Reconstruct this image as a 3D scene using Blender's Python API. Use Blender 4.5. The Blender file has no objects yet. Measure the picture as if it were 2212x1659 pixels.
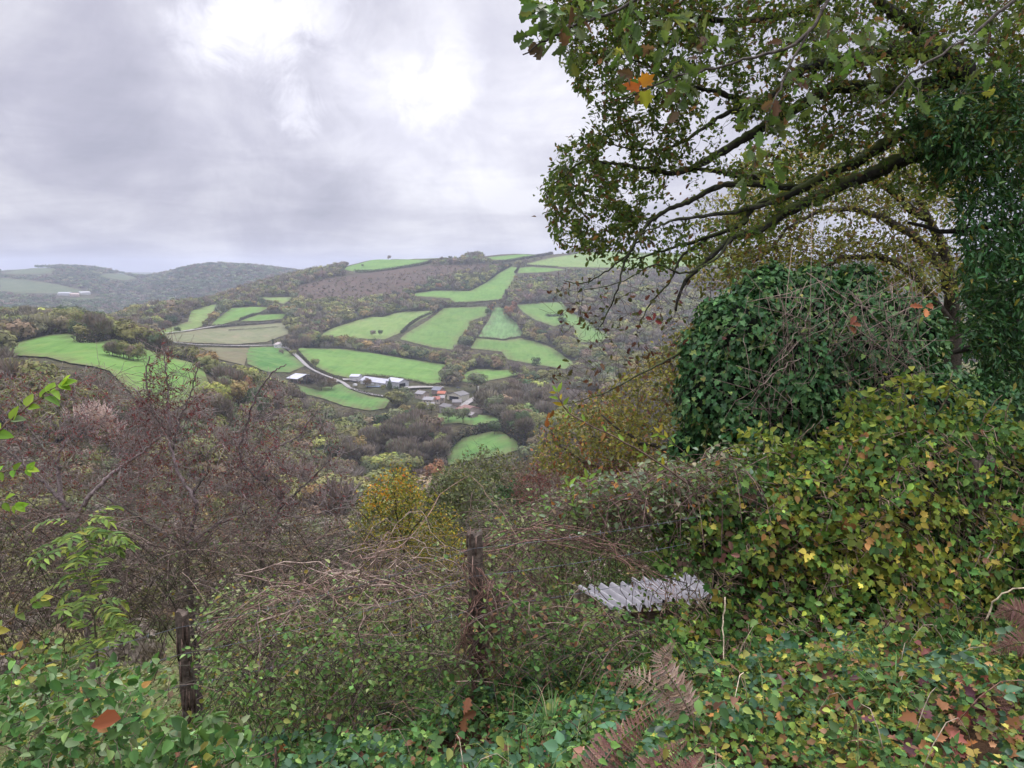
import bpy, math, random
import numpy as np
from mathutils import Vector, geometry

# ------------------------------------------------------------------ camera, sky, sun
S = bpy.context.scene
COL = S.collection
PITCH = math.radians(9.1)
F = 1536.0                     # focal length in layout units (picture 2212 units wide)
CX, CY = 1106.0, 829.5
cam_d = bpy.data.cameras.new("camera")
cam = bpy.data.objects.new("camera", cam_d)
COL.objects.link(cam)
cam.location = (0, 0, 0)
cam.rotation_euler = (math.pi / 2 - PITCH, 0, 0)
cam_d.sensor_width = 36.0
cam_d.lens = 36.0 * F / 2212.0
cam_d.clip_start = 0.05
cam_d.clip_end = 40000
S.camera = cam
S.view_settings.view_transform = 'Standard'
S.view_settings.look = 'None'
S.view_settings.exposure = 0.32
S.view_settings.gamma = 1.0
S.render.engine = 'CYCLES'
S.cycles.use_denoising = True
S.cycles.max_bounces = 5
S.cycles.diffuse_bounces = 3
S.cycles.transmission_bounces = 3
S.cycles.transparent_max_bounces = 8
S.cycles.volume_bounces = 1
S.cycles.volume_step_rate = 5
SUN_EL, SUN_AZ = math.radians(48), math.radians(12)     # high, ahead of the camera


class NT:
    """tiny node helper"""
    def __init__(self, tree):
        self.t = tree
        for n in list(tree.nodes):
            tree.nodes.remove(n)

    def n(self, kind, **kw):
        nd = self.t.nodes.new(kind)
        for k, v in kw.items():
            if k.startswith('i_'):
                key = k[2:]
                nd.inputs[int(key) if key.isdigit() else key].default_value = v
            else:
                setattr(nd, k, v)
        return nd

    def l(self, a, b):
        self.t.links.new(a, b)

    def math(self, op, a, b=None, c=None, clamp=False):
        nd = self.n('ShaderNodeMath', operation=op, use_clamp=clamp)
        for i, v in enumerate((a, b, c)):
            if v is None:
                continue
            if isinstance(v, (int, float)):
                nd.inputs[i].default_value = v
            else:
                self.l(v, nd.inputs[i])
        return nd.outputs[0]

    def noise(self, vec, scale, detail=4, rough=0.55, dist=0.0):
        nd = self.n('ShaderNodeTexNoise')
        nd.inputs['Scale'].default_value = scale
        nd.inputs['Detail'].default_value = detail
        nd.inputs['Roughness'].default_value = rough
        nd.inputs['Distortion'].default_value = dist
        if vec is not None:
            self.l(vec, nd.inputs['Vector'])
        return nd.outputs[0]

    def mixc(self, fac, a, b, blend='MIX'):
        nd = self.n('ShaderNodeMix', data_type='RGBA', blend_type=blend)
        for key, v in ((0, fac), (6, a), (7, b)):
            if isinstance(v, (int, float)):
                nd.inputs[key].default_value = v
            elif isinstance(v, (tuple, list)):
                nd.inputs[key].default_value = (*v[:3], 1)
            else:
                self.l(v, nd.inputs[key])
        return nd.outputs[2]

    def ramp(self, fac, stops):
        nd = self.n('ShaderNodeValToRGB')
        e = nd.color_ramp.elements
        while len(e) < len(stops):
            e.new(0.5)
        for el, (p, c) in zip(e, stops):
            el.position = p
            el.color = (*c, 1) if len(c) == 3 else c
        self.l(fac, nd.inputs[0])
        return nd.outputs[0]

    def smooth(self, v, a, b, lo=0.0, hi=1.0):
        nd = self.n('ShaderNodeMapRange', interpolation_type='SMOOTHSTEP')
        self.l(v, nd.inputs[0])
        nd.inputs[1].default_value = a
        nd.inputs[2].default_value = b
        nd.inputs[3].default_value = lo
        nd.inputs[4].default_value = hi
        return nd.outputs[0]


def raydir(px, py):
    x = (px - CX) / F
    y = (CY - py) / F
    return np.array([x, math.cos(PITCH) + y * math.sin(PITCH), -math.sin(PITCH) + y * math.cos(PITCH)])


def P(px, py, Y):
    d = raydir(px, py)
    return d * (Y / d[1])


def build_world():
    w = bpy.data.worlds.new("World")
    S.world = w
    w.use_nodes = True
    N = NT(w.node_tree)
    out = N.n('ShaderNodeOutputWorld')
    bg = N.n('ShaderNodeBackground')
    N.l(bg.outputs[0], out.inputs[0])
    bg.inputs[1].default_value = 0.1
    sky = N.n('ShaderNodeTexSky', sky_type='NISHITA')
    sky.sun_disc = False
    sky.sun_elevation = SUN_EL
    sky.sun_rotation = SUN_AZ
    tc = N.n('ShaderNodeTexCoord')
    sep = N.n('ShaderNodeSeparateXYZ')
    N.l(tc.outputs['Generated'], sep.inputs[0])
    z = N.math('MAXIMUM', sep.outputs[2], 0.0)
    den = N.math('ADD', z, 0.13)
    u = N.math('DIVIDE', sep.outputs[0], den)
    v = N.math('DIVIDE', sep.outputs[1], den)
    comb = N.n('ShaderNodeCombineXYZ')
    N.l(u, comb.inputs[0]); N.l(v, comb.inputs[1]); comb.inputs[2].default_value = 3.7
    big = N.noise(comb.outputs[0], 0.55, 3, 0.5, 0.4)
    med = N.noise(comb.outputs[0], 1.5, 6, 0.6, 0.5)
    dirn = N.noise(tc.outputs['Generated'], 5.0, 7, 0.58, 0.35)
    c = N.math('ADD', N.math('MULTIPLY', big, 0.32), N.math('ADD', N.math('MULTIPLY', med, 0.22), N.math('MULTIPLY', dirn, 0.46)))
    base = N.ramp(c, [(0.38, (0.35, 0.35, 0.435)), (0.46, (0.44, 0.435, 0.525)), (0.51, (0.525, 0.52, 0.60)), (0.59, (0.68, 0.675, 0.735))])
    # thin places in the cloud where the light breaks through
    glow = None
    edge = N.math('MULTIPLY', N.math('SUBTRACT', N.noise(tc.outputs['Generated'], 16.0, 6, 0.66, 0.6), 0.52), 0.035)
    for (px, py, w0, amp) in ((425, 74, 0.0012, 0.13), (470, 66, 0.0014, 0.11), (540, 62, 0.0020, 0.17), (600, 40, 0.0016, 0.12), (680, 28, 0.0012, 0.15), (925, 210, 0.0016, 0.18), (980, 160, 0.0014, 0.14),
                              (640, 238, 0.0010, 0.20), (800, 262, 0.010, 0.06), (1180, 330, 0.05, 0.10), (560, 90, 0.016, 0.07), (950, 190, 0.020, 0.08), (640, 300, 0.05, 0.03)):
        d = raydir(px, py)
        d = d / np.linalg.norm(d)
        vm = N.n('ShaderNodeVectorMath', operation='DOT_PRODUCT')
        N.l(tc.outputs['Generated'], vm.inputs[0])
        vm.inputs[1].default_value = tuple(d)
        dd = N.math('SUBTRACT', 1.0, vm.outputs['Value'])
        dd = N.math('ADD', dd, N.math('MULTIPLY', N.math('MULTIPLY', edge, -1.0), min(0.45, w0 * 40 + 0.03)))
        g = N.math('MULTIPLY', N.smooth(dd, w0, 0.0, 0, 1), amp)
        glow = g if glow is None else N.math('ADD', glow, g)
    col = N.mixc(1.0, base, None or (0, 0, 0), 'ADD')
    gc = N.n('ShaderNodeCombineColor')
    for i in range(3):
        N.l(glow, gc.inputs[i])
    col = N.mixc(1.0, base, gc.outputs[0], 'ADD')
    # darker belt along the horizon, brighter overhead (overcast sky)
    hz = N.smooth(z, 0.0, 0.18, 0.84, 1.0)
    up = N.smooth(z, 0.36, 0.95, 1.0, 5.2)
    fac = N.math('MULTIPLY', N.math('MULTIPLY', hz, up), 10.0)
    sc = N.n('ShaderNodeVectorMath', operation='SCALE')
    N.l(col, sc.inputs[0]); N.l(fac, sc.inputs['Scale'])
    mix = N.mixc(0.97, sky.outputs[0], sc.outputs[0])
    N.l(mix, bg.inputs[0])


build_world()
sun_d = bpy.data.lights.new("sun", 'SUN')
sun_d.energy = 1.5
sun_d.angle = math.radians(11)
sun_d.color = (1.0, 0.97, 0.92)
sun = bpy.data.objects.new("sun", sun_d)
COL.objects.link(sun)
sdir = Vector((math.sin(SUN_AZ) * math.cos(SUN_EL), math.cos(SUN_AZ) * math.cos(SUN_EL), math.sin(SUN_EL)))
sun.rotation_euler = sdir.to_track_quat('Z', 'Y').to_euler()
sun.location = (0, 0, 60)

rng = np.random.default_rng(11)
random.seed(11)


# ------------------------------------------------------------------ mesh helpers
class Buf:
    def __init__(self):
        self.v, self.l, self.t, self.c, self.m, self.n = [], [], [], [], [], 0

    def add(self, verts, loops, totals, cols=None, mat=0):
        verts = np.asarray(verts, dtype=np.float64).reshape(-1, 3)
        loops = np.asarray(loops, dtype=np.int64).ravel()
        totals = np.asarray(totals, dtype=np.int64).ravel()
        self.v.append(verts)
        self.l.append(loops + self.n)
        self.t.append(totals)
        if cols is None:
            cols = np.ones((len(verts), 3)) * 0.3
        cols = np.broadcast_to(np.asarray(cols, dtype=np.float64), (len(verts), 3))
        self.c.append(cols)
        self.m.append(np.full(len(totals), mat, dtype=np.int64))
        self.n += len(verts)

    def arrays(self):
        return (np.concatenate(self.v), np.concatenate(self.l), np.concatenate(self.t),
                np.concatenate(self.c), np.concatenate(self.m))

    def mesh(self, name, mats, smooth=False):
        v, l, t, c, m = self.arrays()
        me = bpy.data.meshes.new(name)
        me.vertices.add(len(v))
        me.vertices.foreach_set('co', v.astype(np.float32).ravel())
        me.loops.add(len(l))
        me.loops.foreach_set('vertex_index', l.astype(np.int32))
        me.polygons.add(len(t))
        st = np.concatenate([[0], np.cumsum(t)[:-1]])
        me.polygons.foreach_set('loop_start', st.astype(np.int32))
        me.polygons.foreach_set('loop_total', t.astype(np.int32))
        me.polygons.foreach_set('material_index', m.astype(np.int32))
        me.update(calc_edges=True)
        a = me.color_attributes.new('Col', 'FLOAT_COLOR', 'POINT')
        cc = np.ones((len(v), 4), dtype=np.float32)
        cc[:, :3] = c
        a.data.foreach_set('color', cc.ravel())
        for mt in (mats if isinstance(mats, (list, tuple)) else [mats]):
            me.materials.append(mt)
        if smooth:
            me.polygons.foreach_set('use_smooth', np.ones(len(t), dtype=bool))
        me.update()
        return me

    def build(self, name, mats, parent=None, smooth=False, loc=None):
        if self.n == 0:
            return None
        if loc is not None:
            self.v = [a - np.asarray(loc) for a in self.v]
        ob = bpy.data.objects.new(name, self.mesh(name, mats, smooth))
        COL.objects.link(ob)
        if parent is not None:
            ob.parent = parent
        if loc is not None and parent is None:
            ob.location = loc
        return ob


def tag(o, label=None, cat=None, group=None, kind=None):
    if label: o['label'] = label
    if cat: o['category'] = cat
    if group: o['group'] = group
    if kind: o['kind'] = kind
    return o


def empty(name, loc, label, cat, group=None, rz=0.0):
    e = bpy.data.objects.new(name, None)
    COL.objects.link(e)
    e.location = tuple(loc)
    e.rotation_euler = (0, 0, rz)
    e.empty_display_size = 0.2
    return tag(e, label, cat, group)


def norm(a):
    a = np.asarray(a, dtype=np.float64)
    return a / np.maximum(np.linalg.norm(a, axis=-1, keepdims=True), 1e-9)


# leaf templates: x across, y along, z normal
def T_leaf(pts, fold=0.12, curl=0.0):
    """pts: right half outline (x,y) from base to tip; two folded halves"""
    r = [(x, y, fold * x + curl * y * y) for x, y in pts]
    lft = [(-x, y, fold * x + curl * y * y) for x, y in pts[1:-1]]
    v = np.array(r + lft)
    n = len(pts)
    right = list(range(n))
    left = [0] + [n - 1] + [n + i for i in range(n - 3, -1, -1)]
    if n == 3:
        return v, np.array(right + [0, 2, 3]), np.array([3, 3])
    return v, np.array(right + left), np.array([n, len(left)])


OVATE = T_leaf([(0, 0), (.27, .22), (.30, .52), (0, 1)], .45, -.15)
LANCE = T_leaf([(0, 0), (.17, .35), (.13, .7), (0, 1)], .5, -.2)
DIAM = (np.array([(0, 0, 0), (.32, .5, .07), (0, 1, 0), (-.32, .5, .07)], dtype=float), np.array([0, 1, 2, 3]), np.array([4]))
OAK = T_leaf([(0, 0), (.05, .1), (.17, .2), (.11, .3), (.30, .42), (.17, .52), (.34, .66), (.18, .76), (.20, .9), (0, 1)], .35, -.15)
IVY = T_leaf([(0, 0), (.20, -.12), (.48, .05), (.33, .32), (.44, .55), (.20, .62), (0, 1)], .3, -.15)
MAPLE = T_leaf([(0, 0), (.25, -.08), (.38, .1), (.30, .2), (.55, .42), (.34, .45), (.36, .68), (.18, .66), (0, 1)], .3, -.12)


def trefoil():
    v, l, t = OVATE
    V, L, T = [], [], []
    k = 0
    for ang, s in ((0, 1.0), (1.15, .85), (-1.15, .85)):
        ca, sa = math.cos(ang), math.sin(ang)
        R = np.array([[ca, -sa, 0], [sa, ca, 0], [0, 0, 1]])
        V.append((v * s * .62 * np.array([1.25, 1, 1]) + np.array([0, .12, 0])) @ R.T + np.array([0, .33, 0]))
        L.append(l + k)
        T.append(t)
        k += len(v)
    return np.concatenate(V), np.concatenate(L), np.concatenate(T)


BRAMBLE = trefoil()


def scatter(buf, T, pos, ydir, nrm, size, col, mat=0, stretch=None):
    N = len(pos)
    if N == 0:
        return
    y = norm(ydir)
    x = norm(np.cross(y, nrm))
    z = np.cross(x, y)
    v, l, t = T
    s = np.broadcast_to(np.asarray(size, dtype=float), (N,))[:, None, None]
    V = (v[None, :, 0:1] * x[:, None, :] + v[None, :, 1:2] * y[:, None, :] + v[None, :, 2:3] * z[:, None, :]) * s + pos[:, None, :]
    n = len(v)
    L = (l[None, :] + (np.arange(N) * n)[:, None]).ravel()
    TT = np.tile(t, N)
    C = np.repeat(np.asarray(col), n, axis=0) if np.ndim(col) == 2 else col
    if np.ndim(col) == 2 and n > 4:
        C = C * np.exp(rng.normal(0, .13, (len(C), 1)))
    buf.add(V.reshape(-1, 3), L, TT, C, mat)


def pick(pal, N, var=0.22, hue=0.06):
    """per-leaf colours: pal = [(weight,(r,g,b)),...]"""
    w = np.array([p[0] for p in pal], float)
    c = np.array([p[1] for p in pal], float)
    i = rng.choice(len(pal), size=N, p=w / w.sum())
    out = c[i] * np.exp(rng.normal(0, var, (N, 1))) * np.exp(rng.normal(0, hue, (N, 3)))
    return np.clip(out, 0.004, 0.9)


def tubes(buf, lines, sides=4, col=(.1, .08, .06), mat=0, colvar=0.28):
    """lines: list of (pts (n,3), radii (n,)) or (pts, radii, col)"""
    groups = {}
    for ln in lines:
        groups.setdefault(len(ln[0]), []).append(ln)
    for n, g in groups.items():
        if n < 2:
            continue
        p = np.array([q[0] for q in g], float)
        r = np.array([q[1] for q in g], float)
        tan = np.gradient(p, axis=1)
        tan = norm(tan)
        ref = np.tile(np.array([0.31, 0.17, 0.93]), (len(g), 1))
        mean = norm(p[:, -1] - p[:, 0])
        bad = np.abs((mean * norm(ref)).sum(1)) > 0.85
        ref[bad] = (0.9, 0.3, 0.1)
        a = norm(np.cross(tan, ref[:, None, :]))
        b = np.cross(tan, a)
        th = np.arange(sides) * 2 * math.pi / sides
        ring = p[:, :, None, :] + (a[:, :, None, :] * np.cos(th)[None, None, :, None] + b[:, :, None, :] * np.sin(th)[None, None, :, None]) * r[:, :, None, None]
        M = len(g)
        idx = np.arange(n * sides).reshape(n, sides)
        q = []
        for i in range(n - 1):
            for s in range(sides):
                s2 = (s + 1) % sides
                q.append([idx[i, s], idx[i, s2], idx[i + 1, s2], idx[i + 1, s]])
        q = np.array(q)
        caps = np.array([idx[0, ::-1], idx[-1]])
        nf = len(q)
        loops = np.concatenate([q.ravel(), caps.ravel()])
        tot = np.concatenate([np.full(nf, 4), np.full(2, sides)])
        L = (loops[None, :] + (np.arange(M) * n * sides)[:, None]).ravel()
        C = np.empty((M, 3))
        for i, ln in enumerate(g):
            C[i] = ln[2] if len(ln) > 2 else col
        C = C * np.exp(rng.normal(0, colvar, (M, 1)))
        buf.add(ring.reshape(-1, 3), L, np.tile(tot, M), np.repeat(C, n * sides, axis=0), mat)


def smoothline(pts, n, jitter=0.0):
    """Catmull-Rom through pts, resampled to n points"""
    p = np.asarray(pts, float)
    if len(p) == 2:
        p = np.array([p[0], (p[0] + p[1]) / 2, p[1]])
    q = np.vstack([2 * p[0] - p[1], p, 2 * p[-1] - p[-2]])
    m = len(p) - 1
    t = np.linspace(0, m - 1e-6, n)
    i = t.astype(int)
    f = (t - i)[:, None]
    a, b, c, d = q[i], q[i + 1], q[i + 2], q[i + 3]
    o = 0.5 * ((2 * b) + (-a + c) * f + (2 * a - 5 * b + 4 * c - d) * f ** 2 + (-a + 3 * b - 3 * c + d) * f ** 3)
    if jitter:
        j = rng.normal(0, jitter, o.shape)
        j[0] = 0
        o = o + j
    return o


def box(buf, c, d, col, rz=0.0, mat=0):
    x, y, z = np.array(d) / 2.0
    v = np.array([(-x, -y, -z), (x, -y, -z), (x, y, -z), (-x, y, -z), (-x, -y, z), (x, -y, z), (x, y, z), (-x, y, z)])
    ca, sa = math.cos(rz), math.sin(rz)
    v = v @ np.array([[ca, sa, 0], [-sa, ca, 0], [0, 0, 1]]) + np.array(c)
    f = [0, 3, 2, 1, 4, 5, 6, 7, 0, 1, 5, 4, 1, 2, 6, 5, 2, 3, 7, 6, 3, 0, 4, 7]
    buf.add(v, f, [4] * 6, np.array(col), mat)


def inpoly(px, py, poly):
    px = np.asarray(px, float); py = np.asarray(py, float)
    ins = np.zeros(px.shape, bool)
    n = len(poly)
    j = n - 1
    for i in range(n):
        xi, yi = poly[i]; xj, yj = poly[j]
        if yi != yj:
            cnd = ((yi > py) != (yj > py)) & (px < (xj - xi) * (py - yi) / (yj - yi) + xi)
            ins ^= cnd
        j = i
    return ins


def project(p):
    """world -> layout units"""
    p = np.asarray(p, float)
    f = p[..., 1] * math.cos(PITCH) - p[..., 2] * math.sin(PITCH)
    u = p[..., 1] * math.sin(PITCH) + p[..., 2] * math.cos(PITCH)
    f = np.where(f <= 0.01, 0.01, f)
    return CX + F * p[..., 0] / f, CY - F * u / f


# ------------------------------------------------------------------ materials
def new_mat(name):
    m = bpy.data.materials.new(name)
    m.use_nodes = True
    return m, NT(m.node_tree)


def foliage_mat(name, transl=0.3, rough=0.5, spec=0.35, nscale=0.0, namp=0.0):
    m, N = new_mat(name)
    out = N.n('ShaderNodeOutputMaterial')
    at = N.n('ShaderNodeAttribute', attribute_name='Col')
    gain = N.n('ShaderNodeVectorMath', operation='SCALE')
    N.l(at.outputs['Color'], gain.inputs[0])
    gain.inputs['Scale'].default_value = 1.0 if name == 'tree_foliage' else 1.2
    col = gain.outputs[0]
    if nscale:
        g = N.n('ShaderNodeNewGeometry')
        nz = N.noise(g.outputs['Position'], nscale, 3)
        hsv = N.n('ShaderNodeHueSaturation')
        N.l(N.smooth(nz, 0.3, 0.7, 1 - namp, 1 + namp), hsv.inputs['Value'])
        N.l(col, hsv.inputs['Color'])
        col = hsv.outputs[0]
    p = N.n('ShaderNodeBsdfPrincipled')
    N.l(col, p.inputs['Base Color'])
    p.inputs['Roughness'].default_value = rough
    p.inputs['Specular IOR Level'].default_value = spec
    if transl > 0:
        tr = N.n('ShaderNodeBsdfTranslucent')
        tcol = N.mixc(1.0, col, (1.0, 1.0, 0.55), 'MULTIPLY')
        N.l(tcol, tr.inputs[0])
        mx = N.n('ShaderNodeMixShader')
        mx.inputs[0].default_value = transl
        N.l(p.outputs[0], mx.inputs[1]); N.l(tr.outputs[0], mx.inputs[2])
        N.l(mx.outputs[0], out.inputs[0])
    else:
        N.l(p.outputs[0], out.inputs[0])
    return m


def bark_mat(name, scale=18.0, moss=0.0, lichen=0.0):
    m, N = new_mat(name)
    out = N.n('ShaderNodeOutputMaterial')
    at = N.n('ShaderNodeAttribute', attribute_name='Col')
    g = N.n('ShaderNodeNewGeometry')
    nz = N.noise(g.outputs['Position'], scale, 6, 0.65, 0.4)
    hsv = N.n('ShaderNodeHueSaturation')
    N.l(N.smooth(nz, 0.3, 0.7, 0.45, 1.5), hsv.inputs['Value'])
    N.l(at.outputs['Color'], hsv.inputs['Color'])
    col = hsv.outputs[0]
    if moss:
        sp = N.n('ShaderNodeSeparateXYZ')
        N.l(g.outputs['Normal'], sp.inputs[0])
        n2 = N.noise(g.outputs['Position'], 3.0, 4, 0.6)
        f = N.math('MULTIPLY', N.smooth(N.math('ADD', sp.outputs[2], N.math('MULTIPLY', N.math('SUBTRACT', n2, 0.5), 2.4)), 0.1, 0.7), moss)
        col = N.mixc(f, col, (0.085, 0.115, 0.02))
    if lichen:
        n3 = N.noise(g.outputs['Position'], 9.0, 5, 0.7)
        col = N.mixc(N.smooth(n3, 0.60, 0.68, 0, lichen), col, (0.22, 0.27, 0.22))
    p = N.n('ShaderNodeBsdfPrincipled')
    N.l(col, p.inputs['Base Color'])
    p.inputs['Roughness'].default_value = 0.85
    p.inputs['Specular IOR Level'].default_value = 0.15
    bp = N.n('ShaderNodeBump')
    bp.inputs['Strength'].default_value = 0.6
    bp.inputs['Distance'].default_value = 0.01
    N.l(nz, bp.inputs['Height'])
    N.l(bp.outputs[0], p.inputs['Normal'])
    N.l(p.outputs[0], out.inputs[0])
    return m


def plain_mat(name, rough=0.8, nscale=2.0, amp=0.2, spec=0.2, metal=0.0):
    m, N = new_mat(name)
    out = N.n('ShaderNodeOutputMaterial')
    at = N.n('ShaderNodeAttribute', attribute_name='Col')
    g = N.n('ShaderNodeNewGeometry')
    nz = N.noise(g.outputs['Position'], nscale, 5, 0.65)
    hsv = N.n('ShaderNodeHueSaturation')
    N.l(N.smooth(nz, 0.3, 0.7, 1 - amp, 1 + amp), hsv.inputs['Value'])
    N.l(at.outputs['Color'], hsv.inputs['Color'])
    p = N.n('ShaderNodeBsdfPrincipled')
    N.l(hsv.outputs[0], p.inputs['Base Color'])
    p.inputs['Roughness'].default_value = rough
    p.inputs['Specular IOR Level'].default_value = spec
    p.inputs['Metallic'].default_value = metal
    N.l(p.outputs[0], out.inputs[0])
    return m


M_LEAF = foliage_mat('leaf_matte', 0.34, 0.55, 0.10)
M_OAK = foliage_mat('oak_leaf', 0.50, 0.5, 0.12)
M_IVY = foliage_mat('leaf_glossy', 0.16, 0.40, 0.20)
M_DRY = foliage_mat('dry_leaf', 0.2, 0.8, 0.15)
M_TREE = foliage_mat('tree_foliage', 0.18, 0.85, 0.08)
M_TWIG = bark_mat('twig_bark', 30.0)
M_BARK = bark_mat('mossy_bark', 14.0, 0.55, 0.4)
M_LICH = bark_mat('lichen_bark', 22.0, 0.25, 0.7)
M_WALL = plain_mat('wall_render', 0.85, 0.6, 0.16)
M_ROOFM = plain_mat('roof_covering', 0.6, 0.25, 0.12, 0.3)
M_TILE = plain_mat('roof_tiles', 0.85, 1.2, 0.3)
M_DARK = plain_mat('dark_opening', 0.9, 1.0, 0.3)
M_METAL = plain_mat('painted_metal', 0.45, 1.0, 0.1, 0.5)


def terrain_mat():
    m, N = new_mat('hillside_ground')
    out = N.n('ShaderNodeOutputMaterial')
    g = N.n('ShaderNodeNewGeometry')
    pos = g.outputs['Position']
    far = N.noise(pos, 0.012, 5, 0.6, 0.6)
    mid = N.noise(pos, 0.09, 5, 0.65)
    near = N.noise(pos, 9.0, 6, 0.7)
    wood = N.mixc(N.smooth(mid, 0.38, 0.62), (0.048, 0.040, 0.028), (0.095, 0.084, 0.045))
    wood = N.mixc(N.smooth(far, 0.42, 0.66, 0, 0.6), wood, (0.055, 0.065, 0.030))
    litter = N.mixc(N.smooth(near, 0.35, 0.62), (0.014, 0.010, 0.006), (0.075, 0.045, 0.026))
    ln = N.n('ShaderNodeVectorMath', operation='LENGTH')
    N.l(pos, ln.inputs[0])
    grassy = N.mixc(N.smooth(N.noise(pos, 0.7, 5, 0.7), 0.35, 0.65), (0.085, 0.10, 0.04), (0.14, 0.13, 0.065))
    slope = N.mixc(N.smooth(ln.outputs['Value'], 90, 240), grassy, wood)
    col = N.mixc(N.smooth(ln.outputs['Value'], 5, 12), litter, slope)
    # the open hills two or three kilometres off: pasture between woods
    fld = N.noise(pos, 0.0045, 2, 0.4, 1.2)
    pf = N.math('MULTIPLY', N.smooth(fld, 0.53, 0.56), N.smooth(ln.outputs['Value'], 2250, 2700))
    col = N.mixc(N.math('MULTIPLY', pf, 0.75), col, (0.085, 0.12, 0.045))
    p = N.n('ShaderNodeBsdfPrincipled')
    p.inputs['Roughness'].default_value = 0.95
    p.inputs['Specular IOR Level'].default_value = 0.05
    N.l(col, p.inputs['Base Color'])
    b1 = N.n('ShaderNodeBump')
    b1.inputs['Strength'].default_value = 0.9
    b1.inputs['Distance'].default_value = 0.05
    N.l(near, b1.inputs['Height'])
    b2 = N.n('ShaderNodeBump')
    b2.inputs['Strength'].default_value = 1.0
    b2.inputs['Distance'].default_value = 9.0
    N.l(mid, b2.inputs['Height'])
    mixn = N.n('ShaderNodeMix', data_type='VECTOR')
    N.l(N.smooth(ln.outputs['Value'], 40, 400), mixn.inputs[0])
    N.l(b1.outputs[0], mixn.inputs[4]); N.l(b2.outputs[0], mixn.inputs[5])
    N.l(mixn.outputs[1], p.inputs['Normal'])
    N.l(p.outputs[0], out.inputs[0])
    return m


def field_mat(name, c1, c2, edge=(0.12, 0.10, 0.055), stripes=0.0, ang=0.5, patch=0.35):
    m, N = new_mat(name)
    out = N.n('ShaderNodeOutputMaterial')
    g = N.n('ShaderNodeNewGeometry')
    pos = g.outputs['Position']
    a = N.noise(pos, 0.016, 4, 0.55, 0.5)
    b = N.noise(pos, 0.12, 5, 0.7)
    col = N.mixc(N.smooth(a, 0.35, 0.65), c1, c2)
    col = N.mixc(N.smooth(b, 0.48, 0.72, 0, min(.8, patch + .15)), col, tuple(v * 0.66 for v in c1))
    f3 = N.noise(pos, 0.035, 7, 0.8, 1.4)
    col = N.mixc(N.smooth(f3, 0.50, 0.62, 0, .6), col, (c2[0] * 1.35, c2[1] * 1.05, c2[2] * 1.2))
    col = N.mixc(N.smooth(f3, 0.48, 0.38, 0, .55), col, (c1[0] * .7, c1[1] * .78, c1[2] * .8))
    at = N.n('ShaderNodeAttribute', attribute_name='Col')   # worn rim of the field
    s = N.n('ShaderNodeSeparateColor')
    N.l(at.outputs['Color'], s.inputs[0])
    ef = N.math('MULTIPLY', s.outputs[0], N.smooth(b, 0.3, 0.6, 0.2, 1.0))
    col = N.mixc(N.math('MULTIPLY', ef, 0.9), col, edge)
    mp = N.n('ShaderNodeMapping')
    mp.inputs['Rotation'].default_value = (0, 0, ang)
    mp.inputs['Scale'].default_value = (1, 0.05, 1)
    N.l(pos, mp.inputs[0])
    w = N.noise(mp.outputs[0], 0.22, 3, 0.6)
    col = N.mixc(N.smooth(w, 0.42, 0.62, 0, 0.22 + stripes), col, tuple(v * 1.45 for v in c2))
    p = N.n('ShaderNodeBsdfPrincipled')
    p.inputs['Roughness'].default_value = 0.95
    p.inputs['Specular IOR Level'].default_value = 0.05
    N.l(col, p.inputs['Base Color'])
    bp = N.n('ShaderNodeBump')
    bp.inputs['Strength'].default_value = 0.5
    bp.inputs['Distance'].default_value = 0.8
    N.l(b, bp.inputs['Height'])
    N.l(bp.outputs[0], p.inputs['Normal'])
    N.l(p.outputs[0], out.inputs[0])
    return m


# ------------------------------------------------------------------ terrain
CTRL = []


def ctl(px, r, py):
    d = raydir(px, py)
    CTRL.append((math.atan2(d[0], d[1]), math.log(r), d[2] / math.hypot(d[0], d[1])))


def ctlz(px, r, z):
    d = raydir(px, 900)
    CTRL.append((math.atan2(d[0], d[1]), math.log(r), z / r))


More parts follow.
